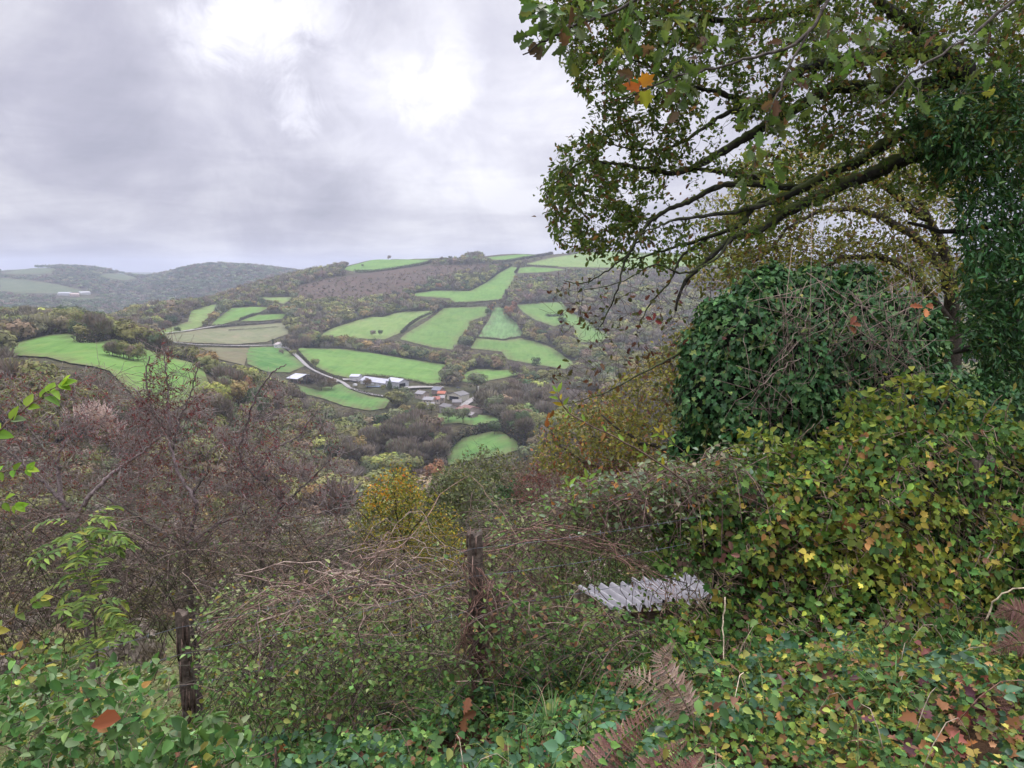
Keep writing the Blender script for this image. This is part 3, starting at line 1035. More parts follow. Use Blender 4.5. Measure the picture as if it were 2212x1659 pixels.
def vehicle(label, px, py, L, Wd, Hh, col, yaw, name='van', cat='van'):
    g = gpt(px, py)
    e = empty(name, g + np.array([0, 0, 2.0]), label, cat)
    e.rotation_euler = (0, 0, yaw)
    b = Buf()
    prof = [(-L / 2, .4), (L / 2, .4), (L / 2, Hh * .5), (L * .36, Hh * .58), (L * .22, Hh), (-L / 2 + .1, Hh), (-L / 2, Hh * .9)]
    for s in (-1, 1):
        quad(b, [(x, s * Wd / 2, z) for x, z in (prof if s < 0 else prof[::-1])], col)
    for i in range(len(prof)):
        p, q = prof[i], prof[(i + 1) % len(prof)]
        quad(b, [(p[0], -Wd / 2, p[1]), (q[0], -Wd / 2, q[1]), (q[0], Wd / 2, q[1]), (p[0], Wd / 2, p[1])][::-1], col)
    b.build('body', M_METAL, e)
    w = Buf()
    quad(w, [(L * .355, -Wd * .42, Hh * .62), (L * .355, Wd * .42, Hh * .62), (L * .235, Wd * .4, Hh * .96), (L * .235, -Wd * .4, Hh * .96)], (.03, .035, .04))
    w.v[-1] = w.v[-1] + np.array([.04, 0, 0])
    w.build('windscreen', M_METAL, e)
    for sx in (-.32, .32):
        for sy in (-1, 1):
            t = Buf()
            c = np.array([L * sx, sy * Wd / 2, .38])
            tubes(t, [(np.array([c - [0, .12, 0], c, c + [0, .12, 0]]), np.array([.36] * 3), (.02, .02, .02))], 10)
            t.build('wheel', M_DARK, e)
    return e


vehicle('white van parked by the track left of the long barn', *z5(778, 482), 5.5, 2.1, 2.3, (.6, .6, .6), 2.4)
vehicle('dark car parked on the grass behind the cream barn', *z5(1850, 508), 4.4, 1.8, 1.5, (.05, .06, .08), .2, 'parked_car', 'car')
vehicle('long pale truck on the valley road among trees at the right', 1226, 829, 10, 2.4, 2.6, (.55, .58, .6), .1, 'truck', 'truck')


def pole(label, px, py, h, col, name='utility_pole'):
    g = gpt(px, py)
    b = Buf()
    tubes(b, [(np.array([[0, 0, -1], [0, 0, h / 2], [0, 0, h]]), np.array([.22, .2, .16]), col),
              (np.array([[-1, 0, h - .6], [0, 0.1, h - .6], [1, 0, h - .6]]), np.array([.09] * 3), col)], 6)
    o = b.build(name, M_WALL)
    o.location = g
    tag(o, label, 'utility pole', 'utility poles around the hamlet')


pole('pale pole beside the road at the right of the hamlet', *z5(2058, 588), 12, (.5, .5, .48))
pole('dark pole in front of the long barn', *z5(796, 478), 9, (.10, .08, .07))
pole('dark pole on the slope below the hamlet road', *z5(2105, 760), 9, (.12, .10, .09))
# silage bales wrapped in blue-grey film, stacked by the long barn
bb = Buf()
g = gpt(*z5(975, 480))
for i in range(7):
    for j in range(1):
        c = np.array([i * 2.3 - 7, 0, .7])
        tubes(bb, [(np.array([c - [1.2, 0, 0], c, c + [1.2, 0, 0]]), np.array([.7, .75, .7]), (.15, .19, .26))], 12)
o = bb.build('bale_stack', M_METAL)
o.location = g + np.array([0, 0, .4])
tag(o, 'row of blue-grey wrapped bales stacked before the long barn', 'bales')

# ------------------------------------------------------------------ trees of the valley
def crown_proto(nf, seed, style='round', fs=0.12):
    """unit tree: base z=0, top z=1. returns verts (nf,3,3), shade (nf,)"""
    r = np.random.default_rng(seed)
    if style == 'cone':
        lob = [(0, 0, .2 + .8 * i / 6, .26 * (1 - i / 6.5)) for i in range(7)]
    elif style == 'poplar':
        lob = [(r.normal(0, .02), r.normal(0, .02), .2 + .13 * i, .12) for i in range(6)]
    else:
        lob = [(0, 0, .58, .30)]
        for i in range(11):
            a = i * 2.4 + r.uniform(-.4, .4)
            hz = r.uniform(.34, .80)
            rad = .30 * math.sqrt(max(0.05, 1 - ((hz - .52) / .42) ** 2))
            lob.append((math.cos(a) * rad, math.sin(a) * rad, hz, r.uniform(.13, .21)))
    lob = np.array(lob)
    w = lob[:, 3] ** 2
    k = r.choice(len(lob), nf, p=w / w.sum())
    d = norm(r.normal(0, 1, (nf, 3)))
    d[:, 2] = np.abs(d[:, 2]) * np.where(r.random(nf) < .72, 1, -1)
    rad = lob[k, 3] * r.uniform(.75, 1.08, nf)
    c = lob[k, :3] + d * rad[:, None]
    c[:, 2] = np.maximum(c[:, 2], .08)
    nrm = norm(d * .8 + norm(c - np.array([0, 0, .45])) * .7 + r.normal(0, .22, (nf, 3)))
    if style == 'bare':
        yd = norm(d + np.array([0, 0, .9]))
        s = fs * r.uniform(.9, 1.7, nf)
        wd = .30
    else:
        yd = norm(np.cross(nrm, r.normal(0, 1, (nf, 3))))
        s = fs * r.uniform(.6, 1.3, nf)
        wd = .95
    x = norm(np.cross(yd, nrm))
    tri = np.stack([c - x * (s * wd * .55)[:, None] - yd * (s * .45)[:, None], c + x * (s * wd * .55)[:, None] - yd * (s * .35)[:, None],
                    c + yd * (s * .65)[:, None]], 1)
    shade = np.exp(r.normal(0, .15, nf))
    return tri, shade


TCOL = {
    'grey-brown': (.180, .152, .120), 'brown': (.185, .140, .090), 'olive': (.185, .190, .070), 'dark green': (.075, .105, .045),
    'ochre': (.25, .190, .075), 'rust-orange': (.26, .130, .06), 'yellow-green': (.29, .31, .085), 'grey-green': (.145, .165, .085)}
TKEYS = list(TCOL)
TW = np.array([.33, .12, .27, .08, .045, .006, .02, .129])
PROTO_LO = [crown_proto(90, 100 + i, 'bare' if i % 3 == 0 else 'round', .19 if i % 3 else .26) for i in range(9)]
PROTO_MID = [crown_proto(260, 200 + i, 'bare' if i % 3 == 0 else 'round', .12 if i % 3 else .17) for i in range(9)]
FPOLY = [p for _, p in FIELDS if _ not in ('scrub',)]
SCRUB = [p for _, p in FIELDS if _ == 'scrub'][0]
VILL = [Z5([(1180, 610), (1400, 500), (1540, 470), (1760, 470), (2060, 560), (2130, 600), (2060, 700), (2060, 800), (1900, 830), (1640, 790), (1420, 720), (1330, 660)]),
        Z5([(560, 380), (720, 330), (1100, 340), (1430, 400), (1560, 470), (1400, 520), (1150, 530), (800, 530), (640, 450)]),
        Z5([(40, 300), (240, 300), (440, 400), (560, 400), (600, 460), (330, 470), (60, 450)])]
ROADBUF = ROADS


def near_line(px, py, lines, w):
    m = np.zeros(px.shape, bool)
    for L in lines:
        for a, b in zip(L[:-1], L[1:]):
            ax, ay = a; bx, by = b
            dx, dy = bx - ax, by - ay
            t = np.clip(((px - ax) * dx + (py - ay) * dy) / (dx * dx + dy * dy + 1e-9), 0, 1)
            m |= np.hypot(px - ax - t * dx, (py - ay - t * dy)) < w
    return m


def sample_trees():
    out = []
    for r0, r1, sp in ((260, 700, 11.5), (700, 1200, 11.5), (1200, 2300, 12.5), (2300, 4300, 23.0)):
        xs = np.arange(-r1 * .85, r1 * .62, sp)
        ys = np.arange(r0 * .7, r1, sp)
        X, Y = np.meshgrid(xs, ys)
        X = X.ravel() + rng.uniform(-.48, .48, X.size) * sp
        Y = Y.ravel() + rng.uniform(-.48, .48, Y.size) * sp
        R = np.hypot(X, Y)
        k = (R > r0) & (R < r1) & (np.abs(np.arctan2(X, Y)) < .68)
        X, Y = X[k], Y[k]
        Z = hgt(X, Y)
        H = rng.uniform(9.5, 19, len(X)) * (1.12 if r0 < 700 else 1.0)
        wide = np.ones(len(X)) * (1.18 if r0 < 2300 else 1.7)
        px, py = project(np.stack([X, Y, Z], -1))
        _, pt = project(np.stack([X, Y, Z + H], -1))
        k = (px > -60) & (px < 2320) & (pt < 1110)
        k &= visible(X, Y, Z + H)
        hp = py - pt
        for poly in FPOLY:
            for f in (0.0, 0.35, 0.7, 0.98):
                k &= ~inpoly(px, py - hp * f, poly)
            k &= ~inpoly(px - hp * .35, py - hp * .5, poly)
            k &= ~inpoly(px + hp * .35, py - hp * .5, poly)
        for poly in VILL + FAREXCL:
            k &= ~inpoly(px, py, poly) & ~inpoly(px, py - hp * .7, poly)
        for L in ROADS:
            k &= ~near_line(px, py, [L], 3.0) & ~near_line(px, py - hp * .6, [L], 4.0)
        ins = inpoly(px, py, SCRUB)
        H = np.where(ins, H * .28, H)
        wide = np.where(ins, 1.5, wide)
        k &= ~(ins & (rng.random(len(X)) < .35))
        out.append(np.stack([X, Y, Z, H, wide, px, py, ins], 1)[k])
    return np.concatenate(out)


TREES = sample_trees()
co = wv(TREES[:, 0], TREES[:, 1], 45, 0.4) + wv(TREES[:, 0], TREES[:, 1], 120, 1.4)
kind = rng.choice(len(TKEYS), len(TREES), p=TW / TW.sum())
kind = np.where((co > .7) & (rng.random(len(TREES)) < .6), 2, kind)
kind = np.where((co < -.7) & (rng.random(len(TREES)) < .6), 0, kind)
kind = np.where(TREES[:, 7] > 0, rng.choice([0, 1, 0], len(TREES)), kind)
farr = np.hypot(TREES[:, 0], TREES[:, 1]) > 2300
kind = np.where(farr, rng.choice([0, 3, 7, 3], len(TREES)), kind)
# the hedgerow and garden trees one can single out
Z5p = z5
SPECIAL = [  # px, py of the foot, height m, kind, style, label
    ((1100, 688), 24, 'rust-orange', 'round', 'rust-orange round tree at the head of the tree line between two fields'),
    ((384, 721), 11, 'dark green', 'round', 'lone small dark tree standing in the pale field at the left'),
    ((682, 796), 13, 'olive', 'round', 'upright olive tree on the verge of the farm lane'),
    ((1110, 813), 15, 'yellow-green', 'round', 'pale yellow-green tree at the edge of the small field right of the hamlet'),
    ((1030, 846), 23, 'grey-green', 'round', 'big round grey-green tree behind the hamlet road'),
    ((964, 832), 20, 'grey-green', 'round', 'tall round tree at the right corner of the big field'),
    ((982, 822), 20, 'grey-green', 'round', 'round tree right behind the one at the corner of the big field'),
    ((695, 845), 13, 'grey-brown', 'bare', 'leafless bush on the green bank below the farm track'),
    ((717, 842), 12, 'brown', 'bare', 'dark leafless bush beside the farm track bend'),
    ((794, 838), 11, 'brown', 'bare', 'bare brown tree standing before the long barn'),
    ((842, 842), 13, 'dark green', 'cone', 'small dark conifer before the gabled barn'),
    ((828, 846), 8, 'olive', 'round', 'low olive bush in front of the gabled barn'),
    ((856, 850), 8, 'dark green', 'round', 'dark low bush in front of the gabled barn'),
    ((874, 856), 11, 'grey-green', 'round', 'bushy tree between the gabled barn and the stone house'),
    ((590, 747), 10, 'dark green', 'poplar', 'narrow dark conifer beside the tiny white cottage'),
    ((608, 766), 7, 'grey-brown', 'round', 'grey bush in the pasture left of the farm lane'),
    ((806, 727), 12, 'grey-brown', 'round', 'grey-brown tree at the foot of the sloping hedge, left one of two'),
    ((822, 727), 12, 'dark green', 'round', 'dark round tree at the foot of the sloping hedge, right one of two'),
    ((1158, 797), 16, 'dark green', 'round', 'dark tree with rounded top at the lower edge of the curved field'),
    ((1170, 632), 15, 'yellow-green', 'round', 'bright yellow-green tree in the wood under the top fields'),
    ((1112, 648), 13, 'yellow-green', 'round', 'pale green tree left of the brighter one in the upper wood'),
    ((1222, 728), 18, 'grey-green', 'round', 'blue-green rounded tree in the right-hand tree belt'),
    ((1214, 704), 18, 'dark green', 'round', 'dark tree standing out above the right-hand belt'),
    ((1250, 840), 15, 'yellow-green', 'round', 'yellow-leaved tree beside the valley road at the right'),
    ((1238, 770), 17, 'ochre', 'round', 'ochre tree in the belt below the right-hand pasture'),
    ((900, 545), 9, 'grey-brown', 'round', 'dark round tree standing on the hill crest'),
    ((906, 546), 9, 'dark green', 'round', 'second dark round tree on the hill crest'),
    ((1131, 538), 9, 'dark green', 'cone', 'tiny pointed conifer on the skyline of the hill'),
    ((783, 577), 9, 'dark green', 'round', 'small tree at the lower left edge of the top field'),
    ((910, 900), 15, 'olive', 'round', 'olive tree below the left end of the hamlet'),
    ((932, 892), 10, 'olive', 'round', 'small green tree against the garden shed'),
    ((968, 912), 15, 'grey-green', 'round', 'round tree in the meadow in front of the hamlet'),
    ((1000, 915), 15, 'grey-green', 'round', 'taller tree beside the meadow in front of the hamlet'),
    ((860, 880), 17, 'olive', 'round', 'tall olive tree on the slope left of the hamlet'),
    ((878, 878), 17, 'grey-green', 'round', 'grey-green tree on the slope left of the hamlet'),
    ((1068, 940), 12, 'dark green', 'round', 'ivy-dark tree at the right end of the meadow'),
    ((945, 690), 6, 'dark green', 'round', 'small bush on the sloping hedge between the two big upper fields') if False else None,
]
SPECIAL = [s for s in SPECIAL if s]
# belts of trees along field edges, each tree its own thing
BELTS = [
    (Z2([(1430, 545), (1410, 580), (1370, 630), (1320, 650), (1300, 690), (1270, 730), (1240, 775), (1250, 800)]), 10, (9, 17), 'in the slanting tree line between the two middle fields'),
    (Z2([(1560, 590), (1600, 620), (1640, 650), (1690, 680), (1760, 720), (1820, 740), (1900, 770), (1950, 800)]), 13, (14, 20), 'in the tree belt right of the mown field'),
    (Z1([(700, 830), (740, 838), (780, 845), (830, 855), (880, 862)]), 8, (8, 13), 'in the clump in the middle of the left pasture'),
    (Z1([(1310, 640), (1330, 620), (1360, 590), (1390, 560), (1410, 540)]), 6, (8, 13), 'in the short tree row between two left fields'),
    (Z1([(1480, 512), (1540, 512), (1600, 510), (1680, 508), (1760, 505)]), 8, (12, 15), 'in the row above the small left field'),
    (Z1([(560, 700), (620, 705), (680, 712)]), 5, (10, 14), 'at the top rim of the left pasture'),
    (Z1([(850, 740), (900, 750), (960, 770), (1010, 785)]), 7, (12, 15), 'beyond the right rim of the left pasture'),
    (Z2([(230, 765), (300, 768), (420, 770), (560, 778), (700, 795), (830, 820), (960, 845), (1080, 865), (1150, 870)]), 26, (16, 21), 'in the long tree belt above the big green field'),
    (Z2([(1150, 985), (1180, 960), (1220, 930), (1260, 905), (1330, 890), (1420, 895), (1500, 905)]), 14, (15, 20), 'in the belt left of the small field by the hamlet'),
    (Z2([(660, 190), (690, 186), (730, 182), (790, 180), (860, 178)]), 9, (9, 14), 'on the skyline at the left end of the top field'),
    (Z2([(1070, 235), (1130, 225), (1200, 215), (1300, 215), (1380, 225), (1430, 235)]), 13, (12, 15), 'in the wood edge between the top fields'),
]
things = []
for pos, h, kd, st, lab in SPECIAL:
    g = ground(pos[0], pos[1], 200)
    if g is not None:
        things.append((g, h, TKEYS.index(kd), st, lab, None))
for line, n, (h0, h1), where in BELTS:
    q = smoothline([(*p, 0) for p in line], n)
    for p in q:
        g = ground(p[0] + rng.normal(0, 1.2), p[1] + rng.normal(0, .8), 200)
        if g is None:
            continue
        kd = int(rng.choice(len(TKEYS), p=np.array([.20, .14, .32, .12, .10, .01, .03, .08])))
        things.append((g, rng.uniform(h0, h1), kd, 'bare' if (kd == 0 and rng.random() < .6) else 'round', f'{TKEYS[kd]} tree {where}', where))

R = np.hypot(TREES[:, 0], TREES[:, 1])
px, py = TREES[:, 5], TREES[:, 6]
size = TREES[:, 3] / R
cand = np.nonzero((px > 0) & (px < 1420) & (py < 1060) & (TREES[:, 7] == 0) & ~((px < 700) & (py > 960)))[0]
want = max(0, 296 - len(things))
cand = cand[np.argsort(-size[cand])][:want]
pickset = np.zeros(len(TREES), bool)
pickset[cand] = True


def where_of(x, y):
    if x < 330: return 'in the dark wood under the left pasture' if y > 800 else 'in the wood beyond the left pasture'
    if x < 640: return 'in the wooded slope between the left pasture and the open barn'
    if x < 760: return 'in the hanging wood below the farm track bend'
    if x < 900: return 'in the hanging wood below the green bank'
    if y > 960: return 'in the wood beside the lowest field'
    if x < 1100: return 'in the wood just below the hamlet'
    if y < 860: return 'in the woodland above the valley road at the right'
    return 'in the woodland right of the hamlet'


for i in cand:
    kd = int(kind[i])
    hh = TREES[i, 3]
    sz = 'tall ' if hh > 15.5 else ('small ' if hh < 12.5 else '')
    things.append((TREES[i, :3], hh, kd, 'bare' if kd == 0 else 'round', f'{sz}{TKEYS[kd]} tree {where_of(px[i], py[i])}', where_of(px[i], py[i])))

# shared prototype meshes, one per kind of crown and variant
PM = {}


def thing_mesh(kd, st, var, big):
    key = (kd, st, var, big)
    if key in PM:
        return PM[key]
    tri, sh = crown_proto(900 if big else 420, hash((st, var)) % 9999 if False else (var * 17 + len(st) * 5 + 3), st, (.078 if st != 'bare' else .12) * (1.0 if big else 1.25))
    b = Buf()
    c = np.array(TCOL[TKEYS[kd]])[None] * sh[:, None] * np.exp(rng.normal(0, .07, (len(sh), 3)))
    b.add(tri.reshape(-1, 3), np.arange(len(tri) * 3), np.full(len(tri), 3), np.repeat(c, 3, axis=0))
    cm = b.mesh('crown', M_TREE)
    t = Buf()
    lines = [(smoothline([(0, 0, -.12), (.01, 0, .2), (0, .01, .55)], 6), np.linspace(.028, .012, 6))]
    r = np.random.default_rng(var + 50)
    for k in range(9):
        a = k * 2.4
        z = r.uniform(.2, .45)
        e = np.array([math.cos(a) * .28, math.sin(a) * .28, z + r.uniform(.15, .35)])
        lines.append((smoothline([(0, 0, z), e * .5 + np.array([0, 0, z * .5 + .01]), e], 5), np.linspace(.010, .003, 5)))
    tubes(t, lines, 5, (.085, .075, .065))
    tm = t.mesh('trunk', M_TREE)
    PM[key] = (cm, tm)
    return PM[key]


for n, (g, h, kd, st, lab, grp) in enumerate(things):
    r = math.hypot(g[0], g[1])
    cm, tm = thing_mesh(kd, st, n % 3, r < 600 or h * 1536 / r > 34)
    w = h * rng.uniform(.9, 1.15) * (1 if st in ('round', 'bare') else .9)
    crown_m = cm
    if h * 1536 / r > 22:
        e = empty('tree', g, lab, 'tree', (f'trees {grp}' if grp else None), rng.uniform(0, 6.28))
        e.scale = (w, w, h)
        for nm, me in (('crown', cm), ('trunk', tm)):
            o = bpy.data.objects.new(nm, me)
            COL.objects.link(o)
            o.parent = e
    else:
        o = bpy.data.objects.new('tree', cm)
        COL.objects.link(o)
        o.location = g
        o.rotation_euler = (0, 0, rng.uniform(0, 6.28))
        o.scale = (w, w, h)
        tag(o, lab, 'tree', (f'trees {grp}' if grp else None))

# everything past the three hundred: one woodland
wb = Buf()
rest = np.nonzero(~pickset)[0]
for lod in (0, 1):
    sel = rest[(R[rest] > 1150) if lod == 0 else (R[rest] <= 1150)]
    protos = PROTO_LO if lod == 0 else PROTO_MID
    for pi in range(9):
        s2 = sel[(np.where(kind[sel] == 0, pi % 3 == 0, pi % 3 != 0))]
        s2 = s2[(np.arange(len(s2)) % (3 if pi % 3 == 0 else 6)) == ((pi // 3) if pi % 3 == 0 else (pi // 3) * 2 + (pi % 3 - 1))]
        if len(s2) == 0:
            continue
        tri, sh = protos[pi]
        n = len(s2)
        a = rng.uniform(0, 6.28, n)
        H = TREES[s2, 3]
        Wd = H * rng.uniform(.85, 1.15, n) * TREES[s2, 4]
        ca, sa = np.cos(a), np.sin(a)
        x = tri[None, ..., 0] * ca[:, None, None] - tri[None, ..., 1] * sa[:, None, None]
        y = tri[None, ..., 0] * sa[:, None, None] + tri[None, ..., 1] * ca[:, None, None]
        V = np.stack([x * Wd[:, None, None], y * Wd[:, None, None], tri[None, ..., 2] * H[:, None, None] - .04 * H[:, None, None] + 0 * x], -1) + TREES[s2, None, None, :3]
        c = np.array([TCOL[k] for k in TKEYS])[kind[s2]] * np.exp(rng.normal(0, .24, (n, 1))) * np.exp(rng.normal(0, .05, (n, 3)))
        C = np.repeat((c[:, None, :] * sh[None, :, None]).reshape(-1, 3), 3, axis=0)
        m = n * len(tri)
        wb.add(V.reshape(-1, 3), np.arange(m * 3), np.full(m, 3), C)
tag(wb.build('woodland', M_TREE), 'autumn woodland covering the slopes between the fields', 'woodland', kind='stuff')

# hazel and thorn scrub on the steep slope directly below the viewpoint
nb_ = Buf()
xs, ys = np.meshgrid(np.arange(-190, 150, 4.2), np.arange(18, 255, 4.2))
X = xs.ravel() + rng.uniform(-2, 2, xs.size); Y = ys.ravel() + rng.uniform(-2, 2, xs.size)
rr = np.hypot(X, Y); a_ = np.arctan2(X, Y)
k = (a_ > -.68) & (a_ < .5) & (rr > 24) & (rr < 260)
X, Y, rr = X[k], Y[k], rr[k]
Z = hgt(X, Y)
H = rng.uniform(.55, 1.0, len(X)) * np.interp(rr, [24, 45, 80, 150, 260], [1.6, 3.2, 5.5, 8.0, 9.5])
PN = [crown_proto(420, 500 + i, 'bare' if i % 2 == 0 else 'round', .12 if i % 2 == 0 else .085) for i in range(6)]
for pi in range(6):
    s2 = np.arange(pi, len(X), 6)
    tri, sh = PN[pi]
    n = len(s2); a = rng.uniform(0, 6.28, n); ca, sa = np.cos(a), np.sin(a)
    Wd = H[s2] * rng.uniform(1.0, 1.5, n)
    x = tri[None, ..., 0] * ca[:, None, None] - tri[None, ..., 1] * sa[:, None, None]
    y = tri[None, ..., 0] * sa[:, None, None] + tri[None, ..., 1] * ca[:, None, None]
    V = np.stack([x * Wd[:, None, None] + X[s2][:, None, None], y * Wd[:, None, None] + Y[s2][:, None, None], (tri[None, ..., 2] - .12 + 0 * x) * H[s2][:, None, None] + Z[s2][:, None, None]], -1)
    kk = rng.choice([0, 1, 2, 7, 4], n, p=[.38, .12, .25, .18, .07])
    c = np.array([TCOL[q] for q in TKEYS])[kk] * np.exp(rng.normal(0, .2, (n, 1)))
    m = n * len(tri)
    nb_.add(V.reshape(-1, 3), np.arange(m * 3), np.full(m, 3), np.repeat((c[:, None, :] * sh[None, :, None]).reshape(-1, 3), 3, axis=0))
tag(nb_.build('shrubbery', M_TREE), 'grey-brown and olive scrub covering the steep slope below the fence', 'scrub', kind='stuff')

# hedges
HEDGES = [
    (Z2([(1170, 492), (1290, 492), (1380, 485), (1500, 475)]), 3.5, 'dark hedge above the middle pair of big fields'),
    (Z2([(1285, 512), (1400, 502), (1500, 490), (1600, 497), (1700, 492)]), 3.0, 'second dark hedge just below the first, along the lane'),
    (Z2([(862, 682), (900, 645), (960, 600), (1030, 565), (1080, 545), (1130, 518), (1280, 514)]), 4.5, 'bushy hedge climbing between the two big upper fields'),
    (Z2([(1340, 710), (1420, 715), (1510, 726), (1560, 712), (1650, 708)]), 2.5, 'thin hedge between the mown field and the curved field'),
    (Z2([(930, 428), (1000, 414), (1080, 409), (1200, 409), (1300, 412)]), 4, 'dark hedge along the upper left edge of the wedge-shaped field'),
    (Z2([(1310, 402), (1400, 352), (1480, 296), (1560, 254)]), 6, 'scrubby hedge down the left side of the wedge-shaped field'),
    (Z2([(1585, 300), (1600, 280), (1610, 262)]), 5, 'short dark hedge at the tip of the wedge-shaped field'),
    (Z2([(1650, 250), (1750, 254), (1860, 262)]), 3.5, 'dark hedge under the pale top right field'),
    (Z2([(1440, 240), (1560, 222), (1700, 198), (1850, 172), (2010, 142)]), 6, 'long hedge slanting up to the skyline at the right'),
    (Z2([(335, 692), (440, 642), (640, 582), (740, 577), (860, 545), (1080, 536)]), 4, 'hedge along the upper edge of the light green field'),
    (Z2([(1785, 574), (1830, 576), (1890, 568)]), 5, 'isolated dark thicket in the right-hand pasture'),
    (Z5([(180, 120), (280, 220), (340, 290), (430, 330), (540, 370), (650, 400)]), 3, 'bushes lining the field side of the farm lane'),
    (Z5([(880, 356), (1050, 366), (1180, 386), (1400, 422), (1530, 456), (1700, 456)]), 2.5, 'low hedge behind the white barns'),
    (Z5([(730, 505), (830, 535), (950, 572), (1060, 592), (1180, 600)]), 3, 'curving dark hedge below the farm track'),
    (Z4([(380, 1000), (440, 925), (520, 868), (620, 845), (700, 820)]), 6, 'dense hedge along the left edge of the lowest field'),
    (Z4([(640, 830), (760, 812), (860, 815), (940, 870), (1000, 915), (1020, 960)]), 6, 'dense hedge over the top of the lowest field'),
    (Z4([(820, 740), (860, 752), (900, 760)]), 5, 'dark thicket in the meadow right of the hamlet'),
    (Z1([(1340, 643), (1420, 640), (1500, 632), (1700, 618), (1860, 604)]), 3.5, 'dark hedge under the two upper left fields'),
    (Z1([(1530, 603), (1640, 564), (1800, 549)]), 4, 'hedge between the small strip field and the one above'),
    (Z1([(1460, 668), (1620, 658), (1780, 645)]), 2.5, 'thin dark hedge through the dull green field'),
    (Z1([(1100, 752), (1250, 760), (1500, 765), (1760, 762)]), 2.5, 'low hedge along the lower edge of the dull green field'),
    (Z1([(40, 775), (150, 726), (300, 696), (430, 682), (530, 700)]), 4, 'dark hedge along the top of the left pasture'),
    (Z1([(490, 740), (560, 748), (630, 740), (690, 730)]), 5, 'low brown thicket at the top of the left pasture'),
    (Z1([(720, 715), (850, 760), (1000, 808), (1150, 850), (1290, 890)]), 4, 'dark hedge down the right rim of the left pasture'),
    (Z2([(490, 275), (545, 222), (650, 203), (850, 206)]), 4, 'hedge over the upper left edge of the top field'),
    (Z2([(560, 292), (700, 290), (860, 268), (1010, 240), (1070, 222)]), 6, 'scrubby tree line below the top field'),
]
for line, hh, lab in HEDGES:
    g = []
    for p in smoothline([(*q, 0) for q in line], len(line) * 5):
        q = ground(p[0], p[1], 200)
        if q is not None:
            g.append(q)
    g = np.array(g)
    rr = np.hypot(g[:, 0], g[:, 1])
    med = np.median(rr)
    g = g[(rr < med * 1.45) & (rr > med * .6)]
    if len(g) < 3:
        continue
    seg = np.linalg.norm(np.diff(g, axis=0), axis=1)
    cum = np.concatenate([[0], np.cumsum(seg)])
    L = cum[-1]
    n = int(L * hh * 5.5)
    n = min(n, 9000)
    t = rng.uniform(0, L, n)
    x = np.interp(t, cum, g[:, 0]); y = np.interp(t, cum, g[:, 1])
    hloc = hh * (.65 + .5 * np.abs(np.sin(t * .37 + 1)) + .25 * np.sin(t * 1.1) ** 2)
    u = rng.normal(0, 1, (n, 3)); u = norm(u)
    x = x + u[:, 0] * hloc * .42; y = y + u[:, 1] * hloc * .42
    z = hgt(x, y) + hloc * (.5 + .5 * u[:, 2])
    pos = np.stack([x, y, z], 1)
    b = Buf()
    scatter(b, DIAM, pos, rng.normal(0, 1, (n, 3)), u + rng.normal(0, .4, (n, 3)), hh * .22 * rng.uniform(.6, 1.4, n) + .25,
            pick([(5, (.060, .052, .042)), (3, (.055, .06, .032)), (2, (.04, .05, .026)), (.7, (.12, .075, .035))], n))
    o = b.build('hedge', M_TREE, loc=g[len(g) // 2])
    tag(o, lab, 'hedge', 'hedges between the fields')

# ------------------------------------------------------------------ haze
hz_m, N = new_mat('haze_air')
out = N.n('ShaderNodeOutputMaterial')
pv = N.n('ShaderNodeVolumePrincipled')
pv.inputs['Color'].default_value = (0.73, 0.79, 0.96, 1)
pv.inputs['Density'].default_value = 0.000115
pv.inputs['Anisotropy'].default_value = 0.2
N.l(pv.outputs[0], out.inputs['Volume'])
hb = Buf()
zlo = float(G_z.min()) - 1.0
ztop = max(float(G_z.max()), 60.0) + 25.0
box(hb, (0, 0, (zlo + ztop) / 2), (18400, 18400, ztop - zlo), (.5, .5, .5))
tag(hb.build('haze', hz_m), 'thin bluish air over the valley', 'haze', kind='stuff')


# ================================================================== the near hillside
def bez(p0, p1, p2, p3, n):
    t = np.linspace(0, 1, n)[:, None]
    return (1 - t) ** 3 * p0 + 3 * (1 - t) ** 2 * t * p1 + 3 * (1 - t) * t * t * p2 + t ** 3 * p3


